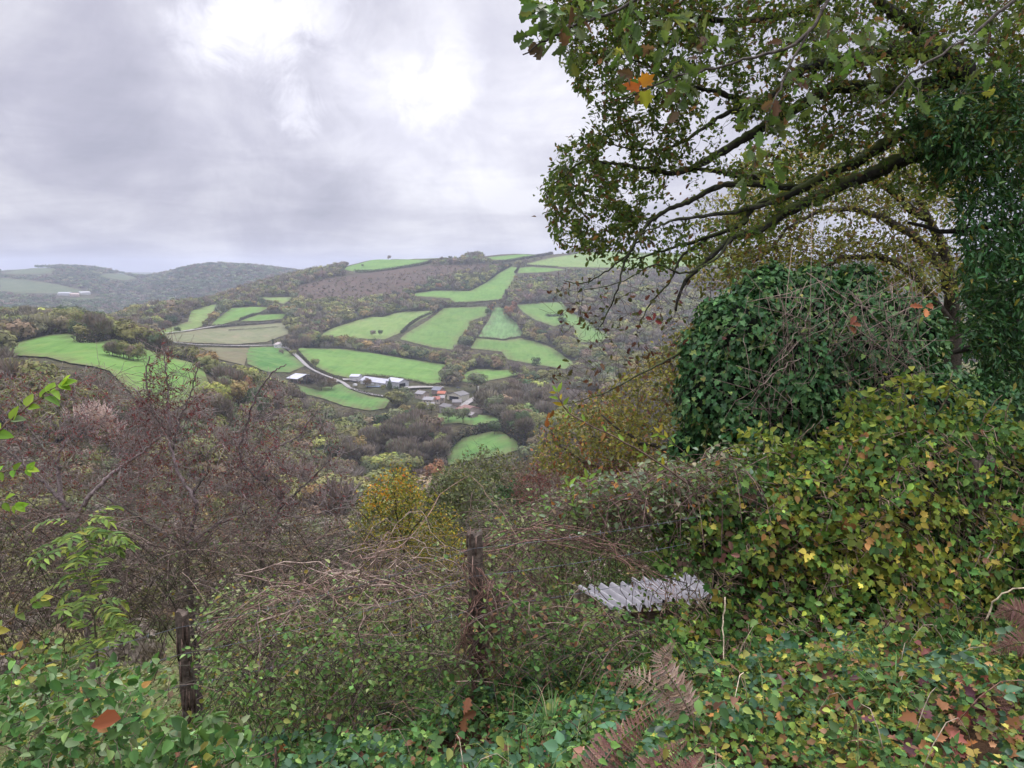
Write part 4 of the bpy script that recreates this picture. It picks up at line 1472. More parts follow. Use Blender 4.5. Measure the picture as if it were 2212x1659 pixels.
def grow(seeds, targets, tip=.0025, k=.010, droop=0.0, n=5, wob=.04, maxlen=2.5):
    """attach every target point to the nearest point of the plant already there"""
    T = len(targets)
    sp, sd, sr = [], [], []
    for pts, rad in seeds:
        sp.append(pts); sd.append(norm(np.gradient(pts, axis=0))); sr.append(rad)
    sp, sd, sr = np.concatenate(sp), np.concatenate(sd), np.concatenate(sr)
    cap = len(sp) + T * (n - 1)
    NP, ND, NR = np.empty((cap, 3)), np.empty((cap, 3)), np.empty(cap)
    c = len(sp)
    NP[:c], ND[:c], NR[:c] = sp, sd, sr
    d0 = np.empty(T)
    for i in range(0, T, 500):
        d0[i:i + 500] = np.sqrt(((targets[i:i + 500, None] - sp[None]) ** 2).sum(-1)).min(1)
    order = np.argsort(d0)
    paths = []
    for i in order:
        t = targets[i]
        v = t - NP[:c]
        d = np.sqrt((v ** 2).sum(1))
        cost = d * (1.25 - .35 * (v * ND[:c]).sum(1) / np.maximum(d, 1e-6))
        j = int(np.argmin(cost))
        L = d[j]
        if L < .02 or L > maxlen:
            continue
        p0, d_ = NP[j], ND[j]
        p1 = p0 + d_ * L * .35
        p2 = t - (v[j] / L) * L * .3 + np.array([0, 0, droop * L])
        pts = bez(p0, p1, p2, t, n)
        pts[1:] += rng.normal(0, wob * L, (n - 1, 3)) * .6
        r0 = min(NR[j] * .8, tip + k * L)
        rad = np.linspace(r0, tip, n)
        paths.append((pts, rad))
        NP[c:c + n - 1] = pts[1:]
        ND[c:c + n - 1] = norm(np.gradient(pts, axis=0))[1:]
        NR[c:c + n - 1] = rad[1:]
        c += n - 1
    return paths


def inpx(poly, n, y0, y1, power=1.0):
    """random world points whose place falls in an outline, spread over a depth range"""
    xs = [p[0] for p in poly]; ys = [p[1] for p in poly]
    out = []
    while sum(len(o) for o in out) < n:
        x = rng.uniform(min(xs), max(xs), n * 2); y = rng.uniform(min(ys), max(ys), n * 2)
        k = inpoly(x, y, poly)
        out.append(np.stack([x[k], y[k]], 1))
    q = np.concatenate(out)[:n]
    Y = y0 + (y1 - y0) * rng.random(n) ** power
    return np.array([P(a, b, c) for (a, b), c in zip(q, Y)])


def ellipsoid_pts(c, rad, n, shell=.5):
    d = norm(rng.normal(0, 1, (n, 3)))
    r = rng.uniform(shell, 1, n)[:, None] ** .6
    return np.asarray(c) + d * r * np.asarray(rad)


def leaves_on(paths, per, spread):
    pos, dr = [], []
    for pts, rad in paths:
        k = rng.poisson(per)
        if k == 0:
            continue
        t = rng.uniform(.25, 1.0, k) * (len(pts) - 1)
        i = np.minimum(t.astype(int), len(pts) - 2)
        f = (t - i)[:, None]
        pos.append(pts[i] * (1 - f) + pts[i + 1] * f + rng.normal(0, spread, (k, 3)))
        dr.append(np.repeat(norm(pts[-1] - pts[0])[None], k, 0))
    return np.concatenate(pos), np.concatenate(dr)


def limb(trace, r0, r1, n=None, jit=.012):
    """trace = [(px,py,Y),...] -> (points, radii)"""
    q = [P(*t) for t in trace]
    n = n or len(q) * 6
    return smoothline(q, n, jit * .45), np.linspace(r0, r1, n) ** 1.0


def side_twigs(paths, frac, length, tip=.0015, up=0.0):
    out = []
    for pts, rad in paths:
        if rng.random() > frac:
            continue
        i = rng.integers(1, len(pts) - 1)
        L = length * rng.uniform(.5, 1.5)
        d = norm(norm(pts[i + 1] - pts[i]) * .6 + rng.normal(0, .7, 3) + np.array([0, 0, up]))
        e = pts[i] + d * L
        m = (pts[i] + e) / 2 + rng.normal(0, L * .08, 3)
        out.append((np.array([pts[i], m, e]), np.array([rad[i] * .7, tip * 1.2, tip])))
    return out


# ---------------- oak overhead, its trunk just outside the picture at the right
def oz(L, Y0, Y1):
    n = len(L)
    return [(1094.4 + x * .5053, y * .5053, Y0 + (Y1 - Y0) * i / (n - 1)) for i, (x, y) in enumerate(L)]


def build_oak():
    root = P(2760, 1180, 8.8)
    root[2] = hgt(root[0], root[1])
    e = empty('oak_tree', root, 'big mossy oak whose dark limbs reach in from the right over the valley', 'tree')
    k0 = P(2700, 300, 8.6)
    tr = smoothline([root + [0, 0, -.5], (root + k0) / 2 + [.15, 0, 0], k0, k0 + [.1, .3, 2.2]], 14, .02)
    OFF = np.array(root)
    trunk = [(tr, np.linspace(.42, .24, 14))]
    limbs = [
        limb([(2700, 330, 8.6)] + oz([(2230, 520), (2060, 565), (1900, 610), (1780, 650), (1650, 700), (1560, 745), (1440, 785), (1330, 842), (1200, 905), (1080, 980), (960, 1022), (850, 1120), (760, 1212), (720, 1330)], 8.4, 7.2), .12, .012),
        limb(oz([(2100, 560), (1840, 540), (1700, 572), (1600, 622), (1500, 690), (1400, 732), (1290, 790), (1180, 842), (1060, 882), (1000, 960), (870, 1012), (700, 1062), (560, 1102)], 8.4, 7.4), .085, .008),
        limb(oz([(1290, 800), (1180, 800), (1020, 782), (900, 800), (780, 862), (680, 902), (600, 962), (540, 1052), (500, 1132), (470, 1250), (400, 1400)], 8.0, 6.9), .042, .005),
        limb([(2700, 330, 8.6)] + oz([(2212, 480), (2100, 430), (2000, 380), (1900, 262), (1800, 212), (1700, 207), (1560, 235), (1420, 265), (1280, 287), (1180, 372), (1090, 440), (1000, 500)], 8.3, 7.6), .19, .02),
        limb(oz([(1980, 370), (1880, 240), (1750, 120), (1620, 30), (1500, -80)], 8.3, 8.0), .11, .04),
        limb(oz([(1500, 370), (1380, 382), (1240, 460), (1100, 540), (1000, 602), (900, 660), (800, 716), (700, 740), (580, 716), (450, 700), (330, 690), (240, 760)], 8.2, 7.4), .07, .006),
        limb(oz([(1900, 350), (1700, 372), (1500, 372)], 8.3, 8.2), .09, .07),
        limb(oz([(1180, 440), (1050, 462), (950, 480), (850, 540), (720, 622), (560, 640), (400, 600)], 7.9, 7.6), .035, .005),
        limb(oz([(1150, 430), (1020, 430), (900, 392), (800, 370), (700, 332), (560, 260), (420, 230)], 7.9, 7.6), .035, .005),
        limb(oz([(1500, -80), (1200, 60), (950, 90), (700, 60), (500, 90), (330, 60)], 8.4, 7.8), .05, .006),
        limb(oz([(1080, 760), (960, 745), (880, 730), (800, 716)], 7.9, 7.7), .03, .02),
        limb(oz([(1180, 850), (1000, 900), (860, 920), (720, 940), (620, 980), (520, 1020)], 7.8, 7.0), .03, .004),
        limb(oz([(860, 1010), (740, 1110), (700, 1200), (620, 1290), (560, 1400)], 7.6, 7.1), .018, .004),
        limb(oz([(960, 1020), (900, 1100), (760, 1170), (640, 1130), (500, 1200), (330, 1240)], 7.4, 6.9), .016, .003),
        limb(oz([(600, 960), (540, 1060), (440, 1150), (330, 1210), (240, 1200)], 7.2, 6.9), .012, .003),
        limb([(1560, 735, 6.9), (1480, 760, 6.7), (1400, 800, 6.5), (1300, 850, 6.4), (1200, 880, 6.3)], .016, .003),
    ]
    b = Buf()
    tubes(b, trunk, 14, (.06, .055, .04))
    b.build('trunk', M_BARK, e).location = tuple(-OFF)
    for pts, rad in limbs:
        b = Buf()
        tubes(b, [(pts, rad * (1 + .10 * np.sin(np.arange(len(rad)) * 1.7) + .07 * rng.normal(0, 1, len(rad))))], 9, (.030, .028, .023))
        b.build('limb', M_BARK, e).location = tuple(-OFF)
    hull = [(1165, -160), (1200, 60), (1225, 150), (1262, 215), (1285, 262), (1205, 320), (1170, 400), (1190, 470), (1180, 520), (1240, 545), (1290, 575), (1350, 590),
            (1440, 610), (1560, 560), (1700, 500), (1800, 420), (1900, 420), (2060, 420), (2260, 420), (2260, -160)]
    T = [inpx(hull, 1900, 6.9, 9.6)]
    T.append(inpx([(1180, -100), (1230, 150), (1290, 270), (1230, 330), (1170, 400), (1190, 520), (1300, 560), (1420, 470), (1480, 330), (1500, 200), (1560, -100)], 850, 7.0, 8.8))
    T.append(inpx([(1560, -120), (1560, 230), (1800, 330), (2240, 300), (2240, -120)], 800, 6.8, 9.5))
    # airy gaps where the sky shows through
    T = np.concatenate(T)
    tx, ty = project(T)
    gap = np.zeros(len(T), bool)
    for (gx, gy, gr) in ((1540, 430, 44), (1490, 440, 36), (1600, 330, 24), (1425, 455, 30), (1640, 190, 20), (1560, 190, 18), (1510, 300, 20), (1905, 60, 25), (1990, 170, 18), (1780, 260, 18), (1700, 260, 14), (1440, 385, 20), (1330, 330, 26), (1290, 470, 24), (1260, 400, 16), (1400, 300, 20), (1350, 130, 18), (1250, 330, 14), (1480, 120, 18), (1700, 120, 20), (1850, 170, 16), (1380, 230, 18), (2080, 90, 20)):
        gap |= np.hypot((tx - gx) / 1.5, ty - gy) < gr
    T = T[~gap | (rng.random(len(T)) < .07)]
    paths = grow(limbs, T, .0024, .008, .18, 5, .06)
    hang = inpx([(1180, 610), (1560, 610), (1560, 700), (1480, 760), (1330, 790), (1210, 720)], 260, 6.7, 7.6)
    hp = grow(limbs[2:3] + limbs[12:15] + limbs[0:1], hang, .002, .006, -.15, 6, .06)
    # the low twigs running out over the yellowing thicket
    lp = grow(limbs[15:16], inpx([(1180, 790), (1580, 720), (1580, 830), (1420, 930), (1250, 900)], 170, 6.0, 7.0), .002, .007, .1, 6, .06)
    tw = Buf()
    tubes(tw, paths + side_twigs(paths, .7, .16), 3, (.055, .048, .040))
    tubes(tw, hp + lp + side_twigs(hp + lp, .8, .2), 3, (.075, .06, .055))
    tw.build('twigs', M_TWIG, e).location = tuple(-OFF)
    pos, dr = leaves_on(paths, 12.5, .04)
    n = len(pos)
    pal = [(5, (.062, .100, .026)), (4, (.090, .125, .030)), (1.5, (.13, .145, .034)), (1.0, (.11, .065, .035)), (.4, (.18, .10, .04))]
    cr = Buf()
    yd = dr + rng.normal(0, .8, (n, 3)) + np.array([0, 0, -.35])
    nr = np.array([0, -.15, .8]) + rng.normal(0, .6, (n, 3))
    ix = rng.random(n) < .5
    scatter(cr, OAK, pos[ix], yd[ix], nr[ix], rng.uniform(.045, .082, ix.sum()), pick(pal, ix.sum()))
    scatter(cr, OVATE, pos[~ix], yd[~ix], nr[~ix], rng.uniform(.036, .060, (~ix).sum()), pick(pal, (~ix).sum()))
    p2, d2 = leaves_on(hp + lp, .7, .03)
    scatter(cr, OAK, p2, d2 + rng.normal(0, .8, p2.shape), rng.normal(0, 1, p2.shape), rng.uniform(.05, .08, len(p2)), pick([(2, (.08, .085, .03)), (1, (.13, .07, .04)), (1, (.10, .04, .035))], len(p2)))
    cr.build('crown', M_OAK, e).location = tuple(-OFF)
    # boughs hanging much closer to the viewer, with large leaves
    nb = [limb([(1900, -260, 4.2), (1600, -120, 3.9), (1350, 10, 3.6), (1210, 70, 3.4), (1130, 120, 3.3)], .012, .003),
          limb([(1900, -260, 4.2), (1750, 60, 4.0), (1600, 130, 3.9), (1450, 170, 3.8), (1340, 215, 3.7)], .012, .003),
          limb([(2300, -100, 4.2), (2120, 60, 4.1), (1980, 150, 4.0), (1900, 230, 3.9)], .012, .003),
          limb([(1750, 60, 4.0), (1680, 200, 3.9), (1640, 330, 3.9)], .008, .003)]
    T = np.concatenate([inpx([(1115, 0), (1290, 0), (1240, 140), (1180, 150), (1120, 80)], 34, 3.2, 3.6), inpx([(1280, 40), (1560, 40), (1480, 240), (1340, 240)], 46, 3.4, 4.0),
                        inpx([(1640, 60), (2180, 20), (2150, 200), (1900, 260), (1700, 200)], 60, 3.7, 4.4), inpx([(1600, 200), (1720, 200), (1700, 400), (1600, 400)], 26, 3.7, 4.1)])
    pp = grow(nb, T, .0015, .006, .1, 5, .05)
    t2 = Buf()
    tubes(t2, nb + pp, 5, (.10, .085, .07))
    t2.build('hanging_twigs', M_TWIG, e).location = tuple(-OFF)
    pos, dr = leaves_on(pp, 2.3, .02)
    n = len(pos)
    c2 = Buf()
    scatter(c2, OAK, pos, dr + rng.normal(0, .6, (n, 3)) + np.array([0, 0, -.5]), np.array([0, -.5, .6]) + rng.normal(0, .6, (n, 3)), rng.uniform(.06, .10, n),
            pick([(5, (.07, .115, .035)), (4, (.095, .13, .045)), (1, (.13, .08, .05)), (.4, (.16, .18, .04))], n))
    q = np.array([P(1385, 182, 3.7), P(1392, 198, 3.7), P(1380, 190, 3.68)])
    scatter(c2, MAPLE, q, np.array([[.4, 0, .3], [.2, .1, -1.0], [-.7, 0, .2]]), np.array([[0, -1, .3]] * 3), .085, np.array([(.50, .22, .03), (.25, .26, .04), (.42, .12, .03)]))
    c2.build('hanging_leaves', M_OAK, e).location = tuple(-OFF)


build_oak()


def plant(name, label, cat, seeds, targets, per, pal, size, T=OVATE, twig=(.07, .06, .05), tip=.002, k=.010, droop=0.0, lmat=None, spread=.03,
          nup=.7, ydn=-.2, side=.5, sl=.12, group=None, wob=.05, maxlen=3.0, stem_mat=None, var=.22, jit=.5):
    base = seeds[0][0][0]
    e = empty(name, base, label, cat, group)
    b = Buf()
    tubes(b, seeds, 7, tuple(np.array(twig) * .8))
    paths = grow(seeds, targets, tip, k, droop, 5, wob, maxlen)
    tubes(b, paths + side_twigs(paths, side, sl, tip * .7), 3, twig)
    for q in b.v:
        q -= base
    b.build('stems', stem_mat or M_TWIG, e)
    if per > 0:
        pos, dr = leaves_on(paths, per, spread)
        n = len(pos)
        c = Buf()
        yd = dr + rng.normal(0, .7, (n, 3)) + np.array([0, 0, ydn])
        nr = np.array([0, -.25, nup]) + rng.normal(0, jit, (n, 3))
        scatter(c, T, pos - base, yd, nr, rng.uniform(.65, 1.3, n) * size, pick(pal, n, var))
        c.build('foliage', lmat or M_LEAF, e)
    return e


def gp(px, Y, dz=0.0):
    """ground point below a picture column at a depth"""
    d = raydir(px, 1200)
    x = d[0] / d[1] * Y
    return np.array([x, Y, float(hgt(x, Y)) + dz])


# dark glossy tree at the right edge
gs = gp(2420, 7.6, -.2)
plant('ivy_clad_tree', 'dark green leafy tree filling the right edge behind the mossy oak limbs', 'tree',
      [(smoothline([gs, gs + [-.1, 0, 2.2], P(2330, 560, 7.6), P(2260, 250, 7.5)], 14, .02), np.linspace(.16, .05, 14)),
       (smoothline([P(2330, 620, 7.6), P(2200, 700, 7.4), P(2110, 745, 7.2), P(2030, 770, 7.0)], 9, .01), np.linspace(.07, .02, 9)),
       (smoothline([P(2330, 500, 7.6), P(2180, 480, 7.5), P(2060, 500, 7.5), P(1960, 480, 7.5)], 9, .01), np.linspace(.05, .015, 9)),
       (smoothline([P(2300, 380, 7.6), P(2150, 330, 7.5), P(2010, 300, 7.5)], 9, .01), np.linspace(.05, .015, 9))],
      np.concatenate([inpx([(1990, 190), (2250, 130), (2250, 900), (2150, 900), (2100, 800), (2070, 680), (2090, 560), (2060, 480), (2070, 400), (1980, 300)], 1500, 6.9, 8.6),
                      inpx([(2080, 560), (2250, 500), (2250, 960), (2140, 920)], 500, 6.8, 8.0),
                      inpx([(1950, 240), (2080, 240), (2090, 420), (1990, 360)], 160, 7.2, 8.2)]),
      8, [(5, (.028, .080, .024)), (3, (.045, .11, .03)), (1, (.08, .14, .035)), (.2, (.20, .17, .03))], .074, LANCE, (.05, .045, .035), droop=-.1, lmat=M_IVY, ydn=-.7, spread=.05, side=.3)

# yellowing oak farther down the slope, seen under the limbs
gs = gp(2040, 14.5, -.3)
plant('oak_tree', 'thin yellow-olive oak seen against the sky under the mossy limbs', 'tree',
      [(smoothline([gs, P(2060, 760, 14.5), P(2050, 600, 14.4), P(2010, 480, 14.3), P(1960, 380, 14.2)], 16, .04), np.linspace(.20, .04, 16)),
       (smoothline([P(2045, 590, 14.4), P(1960, 500, 14), P(1860, 455, 13.8), P(1740, 470, 13.6), P(1640, 560, 13.4)], 14, .03), np.linspace(.10, .015, 14)),
       (smoothline([P(2055, 700, 14.4), P(1960, 580, 14), P(1840, 560, 14), P(1700, 600, 14), P(1590, 610, 14)], 14, .03), np.linspace(.09, .015, 14)),
       (smoothline([P(2000, 470, 14.3), P(1900, 400, 14), P(1780, 380, 14), P(1680, 400, 14)], 12, .03), np.linspace(.09, .015, 12)),
       (smoothline([P(2050, 620, 14.4), P(2150, 520, 14.4), P(2240, 500, 14.4)], 9, .03), np.linspace(.09, .02, 9))],
      np.concatenate([inpx([(1600, 330), (1850, 300), (2060, 330), (2120, 430), (2000, 460), (1880, 450), (1780, 440), (1700, 470), (1620, 520), (1560, 470)], 1300, 12.5, 16),
                      inpx([(1560, 520), (1700, 500), (1850, 520), (1990, 520), (2100, 540), (2110, 640), (1580, 640)], 1100, 12.5, 16),
                      inpx([(1480, 420), (2080, 420), (2080, 540), (1500, 560)], 700, 12.5, 16),
                      inpx([(1490, 560), (1620, 540), (1620, 620), (1500, 620)], 120, 12.5, 15)]),
      5.5, [(4, (.17, .175, .04)), (3, (.11, .13, .035)), (1.3, (.24, .20, .05)), (1, (.14, .08, .045))], .085, DIAM, (.06, .05, .04), tip=.004, k=.012, spread=.09, side=.4, sl=.3)

# yellowing thicket left of the ivy
gs = gp(1540, 14, -.3)
gs2 = gp(1330, 16, -.3)
plant('field_maple', 'yellow-olive small tree spreading left of the ivy mass, reaching up beside it', 'tree',
      [(smoothline([gs, P(1530, 1000, 14), P(1480, 880, 14), P(1440, 760, 14)], 14, .04), np.linspace(.12, .02, 14)),
       (smoothline([P(1530, 1000, 14), P(1560, 860, 14), P(1580, 720, 14)], 10, .04), np.linspace(.10, .02, 10)),
       (smoothline([P(1530, 1020, 14), P(1400, 960, 13.5), P(1300, 900, 13.5)], 10, .04), np.linspace(.07, .015, 10))],
      np.concatenate([inpx([(1405, 780), (1440, 730), (1500, 700), (1600, 700), (1600, 1020), (1400, 1030), (1310, 960), (1340, 870), (1300, 860), (1320, 830)], 1300, 12.5, 15.5)]),
      6.5, [(4, (.19, .18, .04)), (3, (.13, .135, .035)), (1.2, (.24, .19, .05)), (.8, (.17, .09, .04))], .08, DIAM, (.10, .085, .07), tip=.004, k=.010, spread=.09, side=.6, sl=.3)
plant('field_maple', 'olive and orange-flecked bush lower left of the taller yellow-olive tree', 'tree',
      [(smoothline([gs2, P(1330, 1020, 16), P(1280, 940, 16)], 10, .04), np.linspace(.09, .02, 10)),
       (smoothline([P(1330, 1020, 16), P(1230, 980, 16), P(1190, 930, 16)], 10, .04), np.linspace(.05, .015, 10))],
      inpx([(1165, 955), (1190, 905), (1240, 880), (1300, 850), (1370, 880), (1420, 960), (1400, 1040), (1180, 1020), (1140, 1000)], 800, 14.5, 17.5),
      6.5, [(4, (.17, .17, .045)), (3, (.12, .125, .04)), (1.5, (.26, .19, .05)), (1, (.28, .11, .06))], .085, DIAM, (.09, .075, .06), tip=.004, spread=.1, side=.5, sl=.3)

# bushes on the slope, one by one
PG = [(4, (.105, .125, .055)), (3, (.085, .10, .05)), (1.5, (.15, .155, .06))]
RD = [(3, (.20, .075, .065)), (2, (.15, .07, .06)), (1, (.12, .09, .05))]
BUSHES = [
    ('shrub', 'pale grey-green feathery bush at the foot of the lowest field', (1050, 1100), 30, (95, 85), PG, (.12, .10, .085), 5, .14, 900),
    ('shrub', 'grey-green bush just right of the orange-flecked bush', (985, 1120), 24, (75, 75), PG, (.11, .10, .08), 5, .12, 700),
    ('shrub', 'brownish thin bush on the skyline of the slope, right of the pale one', (1150, 1080), 27, (70, 70), [(3, (.13, .10, .07)), (1, (.12, .13, .05))], (.15, .12, .10), 2.5, .10, 600),
    ('shrub', 'dark green low bush behind the central fence post', (1110, 1130), 19, (60, 60), [(4, (.04, .075, .03)), (2, (.06, .10, .04))], (.07, .06, .05), 6, .08, 500),
    ('shrub', 'reddish twiggy bush in the middle of the slope', (1190, 1100), 17, (90, 75), RD, (.19, .10, .09), 1.6, .06, 800),
    ('shrub', 'crimson-tinted bare bush left of the ivy foot', (1400, 1090), 15, (85, 90), RD, (.20, .085, .08), 1.8, .055, 900),
    ('shrub', 'mauve-red bush between the two other red bushes', (1300, 1110), 15, (75, 80), RD, (.18, .09, .085), 1.6, .055, 800),
    ('shrub', 'grey twiggy bush below the red bushes', (1240, 1170), 11, (110, 70), [(3, (.08, .10, .045)), (1, (.14, .12, .06))], (.17, .14, .12), 2.5, .05, 900),
    ('shrub', 'tangled bare bush with whitish twigs below the dark bush', (1070, 1190), 12, (90, 75), [(3, (.09, .11, .05)), (1, (.15, .13, .06))], (.17, .15, .13), 2.5, .05, 800),
    ('shrub', 'olive bush under the reaching twigs near the ivy foot', (1480, 1080), 10, (90, 80), [(4, (.11, .12, .035)), (2, (.15, .14, .04)), (1, (.06, .08, .03))], (.13, .11, .09), 4, .05, 900),
]
for nm, lab, (bx, by), Y, (rx, ry), pal, tw, per, ls, nt in BUSHES:
    c = P(bx, by - ry * .5, Y)
    g = gp(bx, Y, -.1)
    R_ = np.array([rx, rx, ry]) / 1536 * Y
    zc = c.copy()
    if g[2] > zc[2] - R_[2] * .5:
        g[2] = zc[2] - R_[2]
    seeds = []
    for i in range(4):
        a = rng.uniform(0, 6.28)
        seeds.append((smoothline([g, (g + zc) / 2 + [math.cos(a) * R_[0] * .3, math.sin(a) * R_[0] * .3, 0], zc + [math.cos(a) * R_[0] * .5, math.sin(a) * R_[0] * .5, R_[2] * .3]], 8, .01 * R_[0]), np.linspace(.012, .004, 8) * (Y / 10 + 1)))
    T = ellipsoid_pts(zc, R_ * 1.02, nt, .2)
    T += norm(T - zc) * (np.abs(rng.normal(0, .12, (len(T), 1))) * R_[0])
    plant(nm, lab, 'bush', seeds, T, per, pal, ls, DIAM, tw, tip=.0011 * Y ** .55, k=.008, spread=.03 * R_[0], side=.9, sl=.22 * R_[0])

# yellow and green bush left of the central post
g = gp(875, 9.5, -.1)
seeds = [(smoothline([g, P(870, 1210, 9.5), P(870 + dx * .6, 1120, 9.5 + dy), P(870 + dx, 1040 - abs(dx) * -.5, 9.5 + dy)], 12, .01), np.linspace(.022, .005, 12)) for dx, dy in ((-70, .3), (-20, -.3), (25, .2), (70, -.2), (0, .6))]
plant('spindle_bush', 'rounded yellow-green bush with orange leaf tips left of the central fence post', 'bush', seeds,
      np.concatenate([inpx([(770, 1200), (775, 1110), (790, 1060), (830, 1035), (860, 1010), (880, 1018), (900, 1060), (935, 1075), (975, 1120), (1010, 1190), (980, 1290), (780, 1290)], 1200, 8.7, 10.3)]),
      6.5, [(4, (.23, .20, .035)), (3, (.13, .155, .035)), (2, (.32, .23, .04)), (1, (.07, .095, .03))], .042, OVATE, (.07, .055, .045), spread=.08, side=.4, nup=.8)
pp = inpx([(775, 1080), (800, 1050), (850, 1010), (885, 1018), (905, 1060), (860, 1075), (800, 1100)], 170, 8.8, 9.8)
b = Buf()
scatter(b, OVATE, pp, rng.normal(0, 1, pp.shape) + [0, 0, .5], rng.normal(0, 1, pp.shape) + [0, 0, .6], rng.uniform(.03, .05, len(pp)), pick([(3, (.42, .20, .03)), (1, (.38, .12, .03))], len(pp)))
o = b.build('foliage', M_LEAF)
sp_ = [x for x in bpy.data.objects if x.name.startswith('spindle_bush')][0]
o.parent = sp_
o.location = tuple(-np.array(sp_.location))

# ---------------- the plum trees at the left
def pz(L, Y0, Y1):
    n = len(L)
    return [(x * .3472, 748.8 + y * .3472, Y0 + (Y1 - Y0) * i / (n - 1)) for i, (x, y) in enumerate(L)]


PLUMPAL = [(4, (.15, .045, .05)), (2, (.20, .065, .065)), (1, (.13, .08, .06))]
PT = (.21, .165, .165)


def plum(label, gx, gY, traces, poly, nt, y0, y1, per, extra=None, rt=.06, tw=PT, pal=PLUMPAL, ls=.042):
    g = gp(gx, gY, -.2)
    seeds = []
    for i, (tr, r0) in enumerate(traces):
        pts, rad = limb(tr, r0 * 1.0, .007, jit=.016)
        if i == 0:
            pts = np.vstack([smoothline([g, (g + pts[0]) / 2 + [.05, 0, 0], pts[0]], 6)[:-1], pts])
            rad = np.concatenate([np.linspace(rt, r0, 5), rad])
        seeds.append((pts, rad))
    T = inpx(poly, nt, y0, y1)
    if extra is not None:
        T = np.concatenate([T, extra])
    return plant('plum_tree', label, 'tree', seeds, T, per, pal, ls, LANCE, tw, tip=.0034, k=.007, spread=.02, side=1.0, sl=.26, stem_mat=M_LICH, wob=.07, nup=.2, ydn=-.6, jit=.8,
                 group='half-bare plum trees beyond the fence')


plum('half-bare plum tree with forked lichened trunk, leftmost, dark red leaves at its top', 165, 9.4,
     [(pz([(470, 1110), (400, 1000), (372, 850), (362, 700), (420, 560)], 9.2, 9.4), .055), (pz([(430, 1010), (290, 860), (200, 790), (60, 650), (-40, 600)], 9.2, 9.4), .03),
      (pz([(470, 1080), (560, 930), (700, 790), (830, 700), (960, 590), (1080, 500)], 9.2, 8.9), .038), (pz([(380, 760), (250, 600), (120, 430)], 9.3, 9.6), .02)],
     [(-60, 815), (60, 795), (130, 812), (210, 790), (262, 820), (300, 850), (380, 900), (420, 1000), (430, 1150), (-60, 1180)], 2300, 8.9, 11.2, 2.4)
shoots = np.concatenate([inpx([(300, 880), (310, 810), (340, 760), (352, 705), (372, 740), (380, 800), (375, 880)], 170, 8.2, 8.8), inpx([(270, 830), (430, 780), (470, 900), (300, 900)], 120, 8.2, 9)])
plum('plum tree in the middle with a spray of upright shoots holding dark red leaves', 400, 8.6,
     [(pz([(1160, 1385), (1146, 1260), (1000, 1150), (850, 1050), (700, 960), (590, 900)], 8.4, 8.2), .035), (pz([(1146, 1255), (1190, 1130), (1222, 1010), (1210, 900), (1300, 760), (1240, 640)], 8.4, 8.6), .03),
      (pz([(1160, 1230), (1280, 1150), (1400, 1080), (1485, 1065), (1600, 960)], 8.4, 8.6), .036), (pz([(1230, 980), (1120, 800), (1060, 600), (1050, 420), (1040, 180), (1020, 30)], 8.4, 8.4), .022),
      (pz([(1080, 640), (1110, 480), (1180, 300), (1240, 90)], 8.4, 8.4), .012), (pz([(1060, 560), (960, 420), (910, 220), (930, 60)], 8.4, 8.4), .012), (pz([(1080, 620), (1000, 450), (830, 260)], 8.4, 8.3), .01)],
     [(270, 880), (300, 855), (430, 850), (500, 930), (560, 900), (620, 950), (640, 1100), (560, 1200), (300, 1230), (250, 1050)], 1900, 8.1, 10.2, 2.2, shoots)
plum('bare plum tree at the right of the three with dark leaning stem, almost leafless', 560, 9.0,
     [(pz([(1620, 1245), (1700, 1100), (1742, 1000), (1752, 900), (1700, 800)], 8.8, 8.9), .032), (pz([(1740, 1010), (1850, 900), (1980, 780), (2060, 700)], 8.8, 8.9), .018),
      (pz([(1600, 780), (1700, 640), (1850, 560), (1990, 380)], 8.9, 8.9), .016), (pz([(1745, 950), (1500, 700), (1530, 500), (1600, 300), (1700, 160), (1780, 110)], 8.8, 8.7), .016), (pz([(1740, 1050), (1900, 1060), (2050, 1020), (2150, 1000)], 8.8, 8.9), .012)],
     [(500, 930), (530, 830), (600, 810), (650, 870), (720, 900), (760, 1010), (780, 1120), (720, 1230), (520, 1250), (480, 1100)], 1400, 8.5, 10.6, 1.2)

# undergrowth of crossing bare stems in front of the plums
def tangle(label, poly, n, y0, y1, length, col, r=.0035, cat='thicket', name='bramble_thicket', arch=.25, leaf=None, cols=None):
    c0 = inpx(poly, n, y0, y1)
    sx, sy_ = project(c0)
    c0 = c0[~((sx > 1205) & (sx < 1590) & (sy_ > 1205) & (sy_ < 1350)) | (rng.random(len(c0)) < .12) | (y0 > 7.8)]      # the sheet lies open here
    L = []
    for p in c0:
        a = rng.uniform(0, 6.28)
        d = np.array([math.cos(a), math.sin(a) * .6, rng.normal(.1, .55)])
        d = norm(d) * length * rng.uniform(.4, 1.4)
        p0, p3 = p - d / 2, p + d / 2
        up = np.array([0, 0, abs(rng.normal(arch, .15)) * np.linalg.norm(d)])
        L.append((bez(p0, p0 + d * .3 + up, p3 - d * .3 + up * .8, p3, 7), np.linspace(r, r * .45, 7), (cols[rng.integers(len(cols))] if cols else col)))
    base = np.array([c0[:, 0].mean(), c0[:, 1].mean(), c0[:, 2].min()])
    e = empty(name, base, label, cat)
    b = Buf()
    tubes(b, L, 3, col)
    for q in b.v:
        q -= base
    b.build('stems', M_TWIG, e)
    if leaf:
        per, T, size, pal = leaf
        pos, dr = leaves_on([(l[0], l[1]) for l in L], per, .03)
        c = Buf()
        n = len(pos)
        scatter(c, T, pos - base, dr + rng.normal(0, .7, (n, 3)), np.array([0, -.3, .9]) + rng.normal(0, .45, (n, 3)), rng.uniform(.6, 1.3, n) * size, pick(pal, n))
        c.build('foliage', M_LEAF, e)
    return e


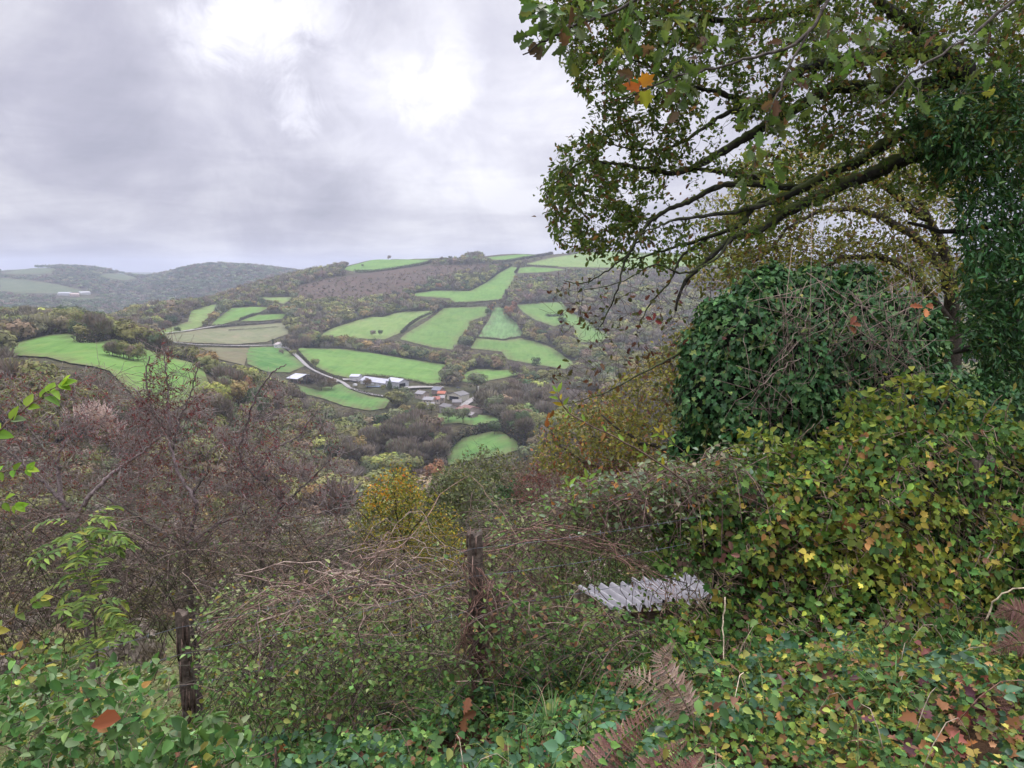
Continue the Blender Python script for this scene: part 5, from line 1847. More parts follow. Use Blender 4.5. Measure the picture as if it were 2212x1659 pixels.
GRN = [(4, (.065, .115, .030)), (3, (.10, .155, .04)), (1.5, (.15, .18, .05)), (.8, (.20, .17, .04)), (.4, (.17, .09, .04))]
PALE = [(3, (.19, .25, .10)), (3, (.125, .19, .06)), (1, (.19, .19, .09)), (.6, (.22, .17, .04))]
DRY_ = [(.24, .17, .13)]
TC = [(.12, .09, .075), (.08, .06, .05), (.17, .125, .10), (.06, .055, .04)]
tangle('dark twiggy thicket under the plum trees at the left', [(-40, 1120), (300, 1160), (760, 1180), (1000, 1240), (1000, 1330), (600, 1330), (-40, 1400)], 1700, 5.5, 8.0, .9, TC[0], .0035, cols=TC,
       leaf=(1.5, DIAM, .035, [(3, (.06, .085, .03)), (2, (.10, .10, .04)), (1, (.10, .06, .035))]))
tangle('leafy bramble bank between the two near fence posts', [(430, 1310), (1000, 1290), (1010, 1480), (430, 1520)], 800, 4.3, 5.6, .6, TC[1], .003, cols=TC,
       leaf=(6, OVATE, .036, PALE))
tangle('fresh green bramble growing up in front of the wires between the near posts', [(440, 1440), (700, 1400), (1000, 1420), (1000, 1600), (460, 1620)], 260, 3.5, 4.0, .5, TC[1], .0026, cols=TC,
       leaf=(7, OVATE, .034, [(4, (.065, .13, .035)), (3, (.11, .18, .05)), (1.5, (.18, .24, .08)), (.5, (.2, .17, .05))]))
tangle('green bramble and dead stalks in front of the wires right of the central post', [(1050, 1300), (1250, 1330), (1420, 1380), (1420, 1480), (1050, 1500)], 200, 3.6, 4.2, .5, TC[2], .0028, cols=TC + DRY_,
       leaf=(7, OVATE, .034, [(4, (.065, .13, .035)), (3, (.11, .18, .05)), (1, (.18, .22, .07)), (.8, (.18, .10, .05))]))
tangle('bramble bank with small green leaves right of the central post', [(1040, 1150), (1300, 1080), (1560, 1060), (1600, 1220), (1560, 1260), (1240, 1250), (1240, 1420), (1050, 1420)], 950, 4.4, 5.8, .6, (.15, .10, .085), .003,
       cols=[(.15, .10, .085), (.19, .12, .10), (.11, .08, .06)], leaf=(5, OVATE, .034, PALE))
tangle('pale silvery-green bramble crest above the metal sheet', [(1180, 1130), (1300, 1060), (1480, 1040), (1560, 1010), (1640, 1050), (1560, 1120), (1300, 1130)], 330, 4.5, 5.0, .5, (.2, .13, .11), .003,
       leaf=(6, OVATE, .042, [(3, (.19, .235, .14)), (2, (.11, .17, .06)), (1, (.26, .22, .14)), (.4, (.35, .17, .06))]))
# dry arching stems lying over the wires
def arcs(label, specs, spread, n, r, cols, name='bramble_canes'):
    L = []
    for tr in specs:
        base_ = [P(*t) for t in tr]
        for i in range(n):
            q = [p + rng.normal(0, spread, 3) * (.3 + j * .35) for j, p in enumerate(base_)]
            a = rng.integers(0, max(1, len(q) - 2)); q = q[a:]
            L.append((smoothline(q, 20, .013), np.linspace(r, r * .3, 20) * rng.uniform(.5, 1.25), cols[rng.integers(len(cols))]))
    b = Buf()
    tubes(b, L, 4, cols[0])
    o = b.build(name, M_TWIG, loc=L[0][0][0])
    return tag(o, label, 'dead stems')


DRY = [(.27, .18, .14), (.22, .14, .11), (.33, .25, .20), (.17, .12, .10)]
arcs('arching dry brown stems draped over the wires between the two near posts',
     [[(420, 1330, 4.1), (520, 1280, 4.0), (640, 1240, 4.0), (760, 1210, 4.0), (860, 1188, 3.95), (960, 1190, 3.95), (1020, 1200, 3.9)],
      [(600, 1300, 4.2), (720, 1260, 4.1), (820, 1280, 4.0), (930, 1320, 4.0), (1010, 1380, 4.0)],
      [(430, 1360, 4.2), (560, 1320, 4.1), (700, 1320, 4.1), (850, 1290, 4.0), (1000, 1330, 4.1)],
      [(560, 1400, 4.1), (690, 1300, 4.1), (780, 1230, 4.0), (850, 1190, 4.0), (900, 1180, 4.2)], [(430, 1400, 4.2), (600, 1260, 4.0), (700, 1330, 4.0), (820, 1400, 4.1)], [(760, 1420, 4.0), (820, 1300, 4.1), (900, 1240, 4.0), (960, 1300, 4.0)]], .10, 11, .0038, DRY)
arcs('dry reddish stems wound round the central post and trailing right',
     [[(1030, 1230, 3.92), (1075, 1300, 3.9), (1050, 1400, 3.9), (1030, 1500, 3.85)],
      [(1000, 1300, 3.95), (1060, 1340, 3.85), (1080, 1430, 3.9), (1040, 1540, 3.85)],
      [(1000, 1200, 4), (1150, 1160, 4.1), (1300, 1180, 4.2), (1420, 1260, 4.2), (1480, 1330, 4.1)],
      [(980, 1440, 4.0), (1060, 1300, 3.9), (1150, 1290, 4), (1210, 1330, 4)], [(1000, 1220, 3.88), (1050, 1330, 3.86), (1000, 1420, 3.86), (1060, 1520, 3.8)], [(1055, 1260, 3.88), (1005, 1360, 3.86), (1060, 1450, 3.86), (1010, 1560, 3.8)]], .05, 17, .003, [(.17, .10, .075), (.22, .13, .10), (.12, .08, .06)])
arcs('thin leafless stems standing between the near posts', [[(560, 1640, 3.6), (555, 1500, 3.7), (570, 1400, 3.8), (590, 1330, 3.9)], [(640, 1600, 3.7), (590, 1480, 3.8), (560, 1420, 3.9), (470, 1370, 4)],
     [(780, 1640, 3.5), (770, 1500, 3.7), (790, 1380, 3.8)]], .06, 5, .005, [(.12, .085, .065), (.17, .12, .10)])

# ---------------- ivy mass
def blobs(name, label, cat, lumps, dens, T, size, pal, mat, shade_core=(.012, .018, .010), droop=-.7, parts=True):
    c = np.array([P(*l[:3]) for l in lumps]); r = np.array([l[3] for l in lumps])
    base = np.array([c[:, 0].mean(), c[:, 1].mean(), c[:, 2].min() - r.max()])
    e = empty(name, base, label, cat)
    b = Buf(); ib = Buf()
    for i in range(len(c)):
        n = int(dens * r[i] ** 2 * 12.6 * 1.1)
        d = norm(rng.normal(0, 1, (n, 3)))
        wob = 1 + .10 * np.sin(d[:, 0] * 7 + i) * np.cos(d[:, 2] * 6 + i * 2) + .07 * np.sin(d[:, 2] * 15 + d[:, 0] * 11)
        p = c[i] + d * (r[i] * wob * (rng.uniform(.84, 1.04, n) + (rng.random(n) < .14) * rng.exponential(.09, n)))[:, None]
        dd = np.sqrt(((p[:, None] - c[None]) ** 2).sum(-1)) / r[None]
        dd[:, i] = 9
        k = (dd.min(1) > .84) & (d[:, 1] < .55)
        p, d = p[k], d[k]
        n = len(p)
        if n == 0:
            continue
        scatter(b, T, p - base, d * .5 + rng.normal(0, .4, (n, 3)) + [0, 0, droop], d + rng.normal(0, .33, (n, 3)) + [0, 0, .45], rng.uniform(.65, 1.25, n) * size, pick(pal, n))
        # solid cores stop see-through; near-black colour stands in for shade behind leaves
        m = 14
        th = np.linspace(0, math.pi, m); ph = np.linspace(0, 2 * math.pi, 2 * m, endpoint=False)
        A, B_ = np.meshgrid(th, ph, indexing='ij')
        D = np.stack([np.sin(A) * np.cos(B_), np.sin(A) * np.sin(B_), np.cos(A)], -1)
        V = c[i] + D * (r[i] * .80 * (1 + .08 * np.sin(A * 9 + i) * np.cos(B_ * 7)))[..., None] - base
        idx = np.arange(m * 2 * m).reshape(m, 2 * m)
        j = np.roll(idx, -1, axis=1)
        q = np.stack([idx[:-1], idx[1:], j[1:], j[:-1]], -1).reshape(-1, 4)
        ib.add(V.reshape(-1, 3), q, np.full(len(q), 4), shade_core)
    ib.build('stems', M_TWIG, e)  # only the near-black cores, no stems: depth shade put into colour
    b.build('foliage', mat, e)
    return e


IVYPAL = [(5, (.030, .085, .028)), (4, (.048, .115, .036)), (3, (.08, .16, .05)), (1.0, (.13, .19, .05)), (.12, (.22, .20, .05))]
blobs('ivy_bush', 'huge rounded mass of glossy dark green ivy in front of the oak', 'ivy',
      [(1610, 730, 6.6, .46), (1560, 850, 6.5, .42), (1700, 690, 6.8, .42), (1820, 700, 6.9, .44), (1940, 730, 6.9, .42), (1650, 950, 6.4, .42), (1780, 900, 6.6, .6),
       (1930, 880, 6.8, .6), (2040, 880, 6.9, .40), (1610, 1000, 6.3, .30), (1700, 800, 6.5, .52), (1850, 800, 6.7, .58), (1530, 770, 6.6, .26), (2070, 960, 6.7, .5),
       (1640, 640, 6.7, .24), (1550, 690, 6.6, .2), (1760, 630, 6.9, .25), (1500, 840, 6.6, .16), (1690, 1020, 6.2, .3),
       (1500, 740, 6.6, .13), (1670, 600, 6.8, .15), (1850, 620, 7.0, .22), (1730, 850, 6.2, .28), (1850, 940, 6.3, .33), (1600, 920, 6.2, .22), (1480, 960, 6.5, .15), (2130, 900, 6.9, .35)],
      1000, IVY, .052, IVYPAL, M_IVY)
hang = []
for i in range(75):
    x0 = rng.choice([rng.normal(1740, 60), rng.normal(1900, 60)]); y0 = rng.uniform(590, 760)
    dx = rng.normal(-60 if x0 < 1800 else 20, 70); L = rng.uniform(120, 330)
    Y = 6.15 - rng.uniform(0, .25)
    hang.append((smoothline([P(x0, y0, Y + .25), P(x0 + dx * .25 + rng.normal(0, 14), y0 + L * .3, Y), P(x0 + dx * .6 + rng.normal(0, 18), y0 + L * .65, Y - .05), P(x0 + dx, y0 + L, Y + .05)], 14, .026), np.linspace(.0038, .0016, 14) * rng.uniform(.5, 1.2), [(.20, .15, .12), (.13, .10, .08), (.26, .20, .16)][i % 3]))
for i in range(120):
    p = P(rng.uniform(1650, 1990), rng.uniform(620, 930), 6.05)
    d = rng.normal(0, 1, 3) * [.22, .06, .22]
    hang.append((np.array([p - d, p + rng.normal(0, .03, 3), p + d]), np.array([.003, .003, .002]), (.2, .15, .12)))
b = Buf()
tubes(b, hang, 4, (.2, .15, .12))
tag(b.build('dead_vines', M_TWIG, loc=P(1800, 700, 6.3)), 'curtain of dead pinkish-grey vines hanging over the ivy', 'dead vines')

# ---------------- creeper-grown fence at the right
TOPL = np.array([(1250, 1130), (1330, 1085), (1450, 1040), (1550, 1010), (1650, 975), (1750, 975), (1850, 905), (1950, 870), (2050, 880), (2212, 915), (2600, 860)], float)


def hedge_pt(px, s):
    top = np.interp(px, TOPL[:, 0], TOPL[:, 1])
    bot = 1470 + 0 * px
    sk = [0, .08, .3, .65, 1]
    py = top + (bot - top) * s
    Y = np.interp(s, sk, [5.1, 4.75, 4.45, 4.2, 3.7])
    Y = Y - .13 * np.sin(px / 61 + s * 5) * np.cos(s * 9 + px / 130) - .07 * np.sin(px / 23 + s * 17)
    return np.array([P(a, b_, c_) for a, b_, c_ in zip(px, py, Y)])


n = 19000
px_ = rng.uniform(1420, 2420, n) ; s_ = rng.uniform(0, 1, n)
ok = ~((px_ < 1545) & (s_ > .42) & (s_ < .70))
px_, s_ = px_[ok], s_[ok]
pp = hedge_pt(px_, s_)
nrm_ = np.array([0, -.75, .65])
e = empty('creeper_hedge', gp(1900, 4.3), 'tall bank of yellow-green creeper leaves smothering the fence at the right', 'hedge')
base = np.array(e.location)
holes = np.sin(px_ / 33 + 2 * np.sin(s_ * 9)) * np.sin(s_ * 23 + px_ / 51) + .5 * np.sin(px_ / 13) * np.cos(s_ * 40)
kp = rng.random(len(pp)) < np.clip(.78 + .55 * holes, .16, 1)
pp, px_, s_ = pp[kp], px_[kp], s_[kp]
n = len(pp)
sy = np.interp(px_, TOPL[:, 0], TOPL[:, 1]); py_ = sy + (1470 - sy) * s_
yel = np.exp(-((px_ - 1900) / 260) ** 2 - ((py_ - 1170) / 150) ** 2) * .62 + .35 * np.sin(px_ / 41 + py_ / 27) * np.cos(py_ / 33 - px_ / 60) + .15
yl = rng.random(n) < np.clip(yel, .06, .88)
bright = np.exp(.25 * np.sin(px_ / 29 + 1) * np.cos(py_ / 22))[:, None]
cols = np.where(yl[:, None], pick([(4, (.19, .21, .032)), (4, (.125, .17, .03)), (1.6, (.28, .235, .045)), (.7, (.25, .14, .05))], n, .34), pick([(4, (.045, .10, .026)), (3.5, (.085, .16, .035)), (1.5, (.15, .22, .045)), (.5, (.13, .07, .045))], n, .32)) * bright
pp = pp + rng.normal(0, 1, (n, 3)) * [.03, .07, .03]
c = Buf()
k = rng.random(n) < .5
yd = np.array([0, -.45, -.5]) + rng.normal(0, .5, (n, 3))
nn = nrm_ + rng.normal(0, .38, (n, 3))
sz = rng.uniform(.022, .062, n)
k2 = k & (rng.random(n) < .3)
k = k & ~k2
scatter(c, BRAMBLE, pp[k2] - base, yd[k2], nn[k2], sz[k2] * 1.7, cols[k2] * .85)
scatter(c, MAPLE, pp[k] - base, yd[k], nn[k], sz[k], cols[k])
k = k | k2
scatter(c, OVATE, pp[~k] - base, yd[~k], nn[~k], sz[~k] * 1.05, cols[~k])
c.build('foliage', M_LEAF, e)
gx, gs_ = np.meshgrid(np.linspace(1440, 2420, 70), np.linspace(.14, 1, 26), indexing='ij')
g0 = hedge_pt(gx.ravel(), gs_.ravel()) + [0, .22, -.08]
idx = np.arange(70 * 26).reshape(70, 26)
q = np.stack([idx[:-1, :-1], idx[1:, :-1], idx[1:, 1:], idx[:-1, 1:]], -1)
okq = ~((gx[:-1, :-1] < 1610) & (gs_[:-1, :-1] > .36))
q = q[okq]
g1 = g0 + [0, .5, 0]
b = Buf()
b.add(g0 - base, q.ravel(), np.full(len(q), 4), (.018, .020, .010))  # backing sheet, not stems: shade between the leaves put into its near-black colour
b.add(g1 - base, q[:, ::-1].ravel(), np.full(len(q), 4), (.018, .020, .010))  # second sheet of the same painted-dark backing
L = []
for i in range(420):
    a = rng.uniform(1420, 2300); s0 = rng.uniform(0, .8)
    xs = a + np.cumsum(rng.normal(10, 22, 8)); ss = np.clip(s0 + np.linspace(0, rng.uniform(.05, .5), 8), 0, 1)
    L.append((hedge_pt(xs, ss) - base + [0, -.03, 0] + rng.normal(0, .02, (8, 3)), np.linspace(.004, .002, 8), (.16, .12, .08)))
tubes(b, L, 4, (.16, .12, .08))
b.build('stems', M_TWIG, e)  # real stems together with the painted-dark backing sheets
# shoots that stand up out of the creeper top
seeds = [(smoothline([P(x, 980, 5.0), P(x + dx * .5, (980 + y) / 2, 4.95), P(x + dx, y, 4.9)], 8, .01), np.linspace(.006, .003, 8)) for x, dx, y in ((1650, -8, 890), (1700, 60, 910), (1850, -20, 820), (1920, 30, 820), (2000, 60, 800), (2080, 80, 850), (1780, 20, 940), (2150, 30, 860), (1590, -20, 970))]
plant('creeper_shoots', 'upright leafy shoots with pointed yellow-green leaves rising above the creeper bank', 'shoots', seeds,
      np.concatenate([inpx([(1570, 990), (1640, 900), (1680, 930), (1760, 950), (1840, 830), (1900, 820), (2000, 800), (2120, 860), (2212, 900), (2212, 960), (1600, 1010)], 210, 4.8, 5.1)]), 4.5,
      [(4, (.13, .18, .035)), (3, (.20, .22, .04)), (1, (.07, .12, .03))], .058, OVATE, (.18, .14, .09), side=.1, sl=.1, maxlen=.6)

# ---------------- carpet of leaves
def carpet(name, label, xr, yr, dens, hmax, T, size, pal, mat, keep=None, up=.9, kind='stuff', tilt=.45):
    n = int((xr[1] - xr[0]) * (yr[1] - yr[0]) * dens)
    x = rng.uniform(*xr, n); y = rng.uniform(*yr, n)
    if keep is not None:
        k = keep(x, y)
        x, y = x[k], y[k]
    n = len(x)
    h = hmax * (.45 + .3 * np.sin(x * 2.3 + 1) * np.cos(y * 2.9) + .25 * np.sin(x * 5.7) * np.sin(y * 6.1 + 1))
    h = np.maximum(h, .03) * rng.random(n) ** .55
    pos = np.stack([x, y, hgt(x, y) + h + .01], 1)
    b = Buf()
    p = pal(x, y) if callable(pal) else pick(pal, n)
    scatter(b, T, pos, rng.normal(0, 1, (n, 3)) * [1, 1, .35] + [0, -.35, -.15], np.array([0, -.35, up]) + rng.normal(0, tilt, (n, 3)), rng.uniform(.6, 1.35, n) * size, p)
    return tag(b.build(name, mat), label, name.replace('_', ' '), kind=kind)


def patchy(x, y):
    return .5 + .3 * np.sin(x * 4.1 + 2 * np.sin(y * 2.3)) * np.cos(y * 5.3 + x) + .2 * np.sin(x * 9.7 + y * 3) * np.sin(y * 11 - x * 2)


def palmix(x, y):
    n = len(x)
    q = patchy(x, y)
    f = np.clip((x + .05) / 1.8 + .7 * (q - .5), 0, 1)
    A = pick([(5, (.045, .10, .030)), (3, (.085, .16, .042)), (1.6, (.15, .23, .06)), (.5, (.17, .10, .05))], n, .36)
    B = pick([(4, (.12, .165, .032)), (3.6, (.045, .095, .028)), (2.0, (.21, .20, .04)), (.7, (.15, .085, .05)), (.4, (.26, .15, .07))], n, .36)
    return np.where((rng.random(n) < f)[:, None], B, A) * np.exp(.9 * (patchy(x * 1.7 + 5, y * 1.6) - .5))[:, None]


def thin(x, y):
    return rng.random(len(x)) < np.clip(-.15 + 1.9 * patchy(x + 3, y + 1), .10, 1)


carpet('undergrowth', 'carpet of small green and yellowing leaves over the bank in front of the fence', (-3.2, 4.2), (1.7, 4.4), 2500, .26, MAPLE, .029, palmix, M_LEAF, keep=thin)
carpet('trailing_leaves', 'small oval leaves of yellow and green trailing through the carpet', (-3.2, 4.2), (1.7, 4.5), 1300, .32, OVATE, .032, palmix, M_LEAF, keep=lambda x, y: patchy(x * .8, y * .9 + 4) > .42)
carpet('bramble_cover', 'darker three-part bramble leaves scattered through the carpet', (-3.2, 4.0), (1.8, 4.4), 190, .32, BRAMBLE, .075,
       [(4, (.030, .075, .035)), (3, (.05, .105, .05)), (1, (.08, .13, .04)), (.3, (.2, .09, .06))], M_IVY, keep=lambda x, y: patchy(x + 7, y * 1.2) > .45)
carpet('tall_nettles', 'taller loose leaves standing out of the carpet before the fence', (-3.2, 3.6), (2.3, 4.3), 260, .55, OVATE, .045,
       [(4, (.06, .125, .035)), (2, (.11, .18, .05)), (1, (.18, .20, .05)), (.5, (.16, .09, .05))], M_LEAF, keep=lambda x, y: patchy(x * 1.3 + 2, y * 1.5 + 1) > .56)
carpet('ground_cover', 'low green weeds and leaves on the slope beyond the fence', (-9, 5.0), (4.3, 12.5), 520, .4, DIAM, .05,
       [(4, (.085, .13, .04)), (3, (.13, .17, .055)), (2, (.16, .18, .08)), (1, (.11, .08, .04)), (.7, (.20, .17, .06))], M_LEAF)
carpet('rough_grass', 'pale green grass and weeds showing between the plum stems on the slope', (-30, 12), (12, 45), 60, .5, DIAM, .17,
       [(4, (.11, .14, .05)), (3, (.15, .16, .07)), (1, (.12, .09, .05))], M_LEAF)
carpet('fallen_leaves', 'brown and pinkish fallen leaves lying among the green', (-3.0, 4.0), (1.8, 4.4), 60, .20, OAK, .07,
       [(3, (.17, .085, .05)), (2, (.22, .12, .07)), (1, (.28, .12, .04)), (1, (.12, .07, .06))], M_DRY)
carpet('reddened_leaves', 'orange and purple-brown leaves at the bottom right corner', (1.0, 3.4), (1.9, 2.9), 150, .25, MAPLE, .05,
       [(3, (.26, .12, .055)), (2, (.20, .07, .05)), (2, (.10, .045, .05)), (1, (.30, .20, .05))], M_LEAF, keep=lambda x, y: np.sin(x * 4 + 1) * np.cos(y * 5) > -.1)
# thin stems running through the carpet
L = []
for i in range(330):
    x = rng.uniform(-3, 4); y = rng.uniform(1.9, 4.4); a = rng.uniform(0, 6.28); ln = rng.uniform(.15, .5)
    xs = x + np.cos(a) * np.linspace(0, ln, 6); ys = y + np.sin(a) * np.linspace(0, ln, 6)
    zz = hgt(xs, ys) + .04 + rng.uniform(.05, .3) * np.sin(np.linspace(.2, 2.9, 6))
    L.append((np.stack([xs, ys, zz], 1), np.linspace(.0022, .001, 6), [(.22, .13, .09), (.16, .09, .07), (.12, .14, .05), (.30, .24, .17)][i % 4]))
b = Buf(); tubes(b, L, 4)
tag(b.build('runners', M_TWIG), 'thin brown and straw-coloured stems threading the leaf carpet', 'stems', kind='stuff')

# tufts of long grass
def tuft(px, py, Y, n, ln, label):
    g = gp(px, Y)
    b = Buf()
    for i in range(n):
        a = rng.uniform(0, 6.28); l = ln * rng.uniform(.5, 1.2); out = rng.uniform(.3, .9)
        d = np.array([math.cos(a), math.sin(a), 0])
        s = np.array([-math.sin(a), math.cos(a), 0]) * .0035
        p0 = d * rng.uniform(0, .08)
        t = np.linspace(0, 1, 6)[:, None]
        c_ = p0 + d * (out * l * t ** 1.6) + np.array([0, 0, 1]) * (l * (t - .75 * t ** 2.4))
        w = (1 - t * .9)
        V = np.stack([c_ - s * w, c_ + s * w], 1).reshape(-1, 3)
        q = []
        for k in range(5):
            q += [2 * k, 2 * k + 1, 2 * k + 3, 2 * k + 2]
        b.add(V, q, [4] * 5, pick([(3, (.08, .17, .05)), (2, (.12, .20, .07)), (.4, (.3, .26, .14))], 1)[0])
    o = b.build('grass_tuft', M_LEAF)
    o.location = g
    tag(o, label, 'grass', 'tufts of long grass')


tuft(1195, 1560, 3.2, 70, .36, 'tuft of long green grass right of the foot of the central post')
tuft(1110, 1480, 3.7, 40, .34, 'thin grass tuft close beside the central post')
tuft(1960, 1560, 2.75, 60, .34, 'arching grass tuft in the yellow-green leaves at the right')
tuft(1860, 1440, 3.3, 40, .30, 'small grass tuft at the foot of the creeper bank')
tuft(950, 1420, 4.3, 60, .30, 'bright grass between the near posts')
tuft(2140, 1400, 3.4, 60, .34, 'grass tuft near the right edge under the creeper')

# ---------------- ferns
def frond(b, trace, w, col):
    q = smoothline([P(*t) for t in trace], 60)
    tubes(b, [(q, np.linspace(.004, .0012, 60), tuple(np.array(col) * .7))], 4)
    view = np.array([0, -.8, .6])
    t = norm(np.gradient(q, axis=0))
    pos, yd, sz, nr = [], [], [], []
    for i in range(5, 60, 2):
        f = (i - 5) / 55
        L = w * (math.sin(math.pi * min(1, .2 + f * .78)) ** .7) * (1.05 - f * .7)
        side = norm(np.cross(t[i], view))
        for s in (-1, 1):
            d = norm(side * s + t[i] * .45 + np.array([0, 0, -.25]) + rng.normal(0, .09, 3))
            m = max(4, int(L / .010))
            pos.append(q[i]); yd.append(d); sz.append(L); nr.append(view + rng.normal(0, .3, 3))
            for k in range(1, m):
                u = k / m
                p = q[i] + d * L * u
                for s2 in (-1, 1):
                    pos.append(p); yd.append(t[i] * s2 + d * .8); sz.append(.02 * (1.1 - u)); nr.append(view + rng.normal(0, .2, 3))
    scatter(b, T_leaf([(0, 0), (.09, .2), (.07, .6), (0, 1)], .3, -.25), np.array(pos), np.array(yd), np.array(nr), np.array(sz), pick([(1, col), (.6, tuple(np.array(col) * 1.3))], len(pos), .12))


FC = (.25, .18, .135)
for trs, lab in (
        ([[(1240, 1790, 1.95), (1285, 1680, 2.0), (1330, 1610, 2.1), (1385, 1560, 2.2), (1445, 1515, 2.35)]], 'large dead pinkish-brown fern frond arching up from the bottom edge'),
        ([[(1560, 1640, 2.5), (1500, 1560, 2.6), (1440, 1500, 2.65), (1370, 1460, 2.7), (1335, 1500, 2.7)], [(1500, 1560, 2.6), (1465, 1490, 2.65), (1430, 1430, 2.7), (1450, 1395, 2.7)]], 'dead brown fern with two upright fronds above the large arching frond'),
        ([[(1370, 1780, 1.95), (1400, 1690, 2.0), (1430, 1640, 2.1), (1480, 1600, 2.2)], [(1470, 1760, 2.0), (1490, 1680, 2.05), (1520, 1630, 2.15)]], 'low dead fern fronds at the bottom edge right of the large one'),
        ([[(2260, 1760, 2.3), (2200, 1640, 2.4), (2190, 1540, 2.5), (2150, 1480, 2.6)], [(2290, 1700, 2.4), (2220, 1600, 2.4), (2130, 1600, 2.4)]], 'reddish-brown fern in the bottom right corner'),
        ([[(2260, 1380, 3.2), (2200, 1320, 3.2), (2150, 1330, 3.2)], [(2280, 1420, 3.2), (2210, 1390, 3.1), (2140, 1410, 3.1)]], 'pale brown fern at the right edge above the corner one')):
    b = Buf()
    for tr in trs:
        frond(b, tr, .10, FC if 'edge' not in lab and 'corner' not in lab else (.15, .085, .065))
    tag(b.build('fern', M_DRY, loc=P(*trs[0][0])), lab, 'fern', 'dead ferns')

# ---------------- fence
def post(px, top, foot, Y, r, label, lean=0.0):
    a = P(px, top, Y)
    g = np.array([a[0] + lean, Y, min(P(px, foot, Y)[2], float(hgt(a[0], Y))) - .15])
    n = 34; s = 18
    t = np.linspace(0, 1, n)
    th = np.arange(s) * 2 * math.pi / s
    V = []
    for i, f in enumerate(t):
        c_ = g + (a - g) * f
        rr = r * (1.12 - .18 * f) * (1 + .10 * np.sin(th * 3 + f * 2) + .06 * np.sin(th * 7 + f * 9) + .05 * np.sin(th * 2 + f * 21) + rng.normal(0, .02, s))
        rr = rr * (1 - .16 * np.exp(-((th - 4.2) / .16) ** 2)) * (1 - .12 * np.exp(-((th - 5.1) / .12) ** 2))
        zz = (.012 * np.sin(th * 3 + 1) + .008 * rng.normal(0, 1, s)) if i == n - 1 else 0 * th
        V.append(np.stack([c_[0] + rr * np.cos(th), c_[1] + rr * np.sin(th), c_[2] + zz], 1))
    V = np.array(V)
    top_c = V[-1].mean(0) - [0, 0, .015]
    b = Buf()
    idx = np.arange(n * s).reshape(n, s)
    j = np.roll(idx, -1, axis=1)
    q = np.stack([idx[:-1], j[:-1], j[1:], idx[1:]], -1).reshape(-1, 4)
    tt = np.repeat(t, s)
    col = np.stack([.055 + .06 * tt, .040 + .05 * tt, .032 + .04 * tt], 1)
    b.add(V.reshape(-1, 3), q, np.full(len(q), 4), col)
    tv = np.vstack([V[-1], top_c[None]])
    tq = []
    for k in range(s):
        tq += [k, (k + 1) % s, s]
    b.add(tv, tq, [3] * s, (.09, .07, .055))
    # splinters and torn bark
    L = []
    for k in range(26):
        z0 = rng.uniform(.05, .97); a0 = rng.uniform(3.3, 6.1)
        c_ = g + (a - g) * z0
        p0 = c_ + [math.cos(a0) * r * 1.05, math.sin(a0) * r * 1.05, 0]
        L.append((np.array([p0, p0 + [0, -.003, .05], p0 + [0.004, -.004, rng.uniform(.08, .16)]]), np.array([.004, .005, .002]), (.13, .09, .07)))
    tubes(b, L, 4)
    o = b.build('fence_post', bark_mat('weathered_wood', 24.0, 0.0, 0.45), loc=g)
    tag(o, label, 'fence post', 'old wooden posts of the wire fence')
    return a, g


p1 = post(392, 1322, 1630, 3.95, .038, 'short dark rotten fence post at the lower left')
p2 = post(1024, 1152, 1560, 3.95, .044, 'weathered fence post standing upright in the centre with a flat lichened top', .03)
p3 = post(1632, 1062, 1400, 4.62, .055, 'grey split fence post half hidden in green leaves below the ivy')
p4 = post(2118, 990, 1350, 4.62, .085, 'thick greyish post swallowed by yellow creeper near the right edge')
p0 = P(-420, 1560, 3.95)


def wire(a, b_, label, sag=.03):
    n = 40
    t = np.linspace(0, 1, n)[:, None]
    c_ = a + (b_ - a) * t
    c_[:, 2] -= sag * 4 * (t * (1 - t))[:, 0]
    L = []
    ph = np.linspace(0, 40, n)
    for k in (0, math.pi):
        o = np.stack([0 * ph, np.cos(ph + k), np.sin(ph + k)], 1) * .0009
        L.append((c_ + o, np.full(n, .0010), (.11, .12, .135)))
    d = norm(b_ - a)
    k = 4
    while k < n - 3:
        for s in range(2):
            v = rng.normal(0, 1, 3); v = norm(v - d * (v @ d)) * .017
            L.append((np.array([c_[k] - v, c_[k], c_[k] + v]), np.array([.0008, .0016, .0008]), (.17, .19, .21)))
        k += 4
    b = Buf(); tubes(b, L, 5)
    o = b.build('barbed_wire', M_METAL, loc=a)
    tag(o, label, 'wire', 'strands of the barbed wire fence')


LV = ('top', 'second', 'third', 'lowest')
for i, dz in enumerate((-.07, -.24, -.44)):
    o = np.array([0, -.055, dz])
    wire(p0[:] + o + [0, 0, .12], p1[0] + o, f'{LV[i]} strand of barbed wire left of the dark rotten post')
    wire(p1[0] + o, p2[0] + o, f'{LV[i]} strand of barbed wire between the rotten post and the central post', .04)
    wire(p2[0] + o, p3[0] + o, f'{LV[i]} strand of barbed wire between the central post and the split post')
    if i == 0:
        wire(p3[0] + o, p4[0] + o, 'strand of barbed wire running into the creeper at the right')

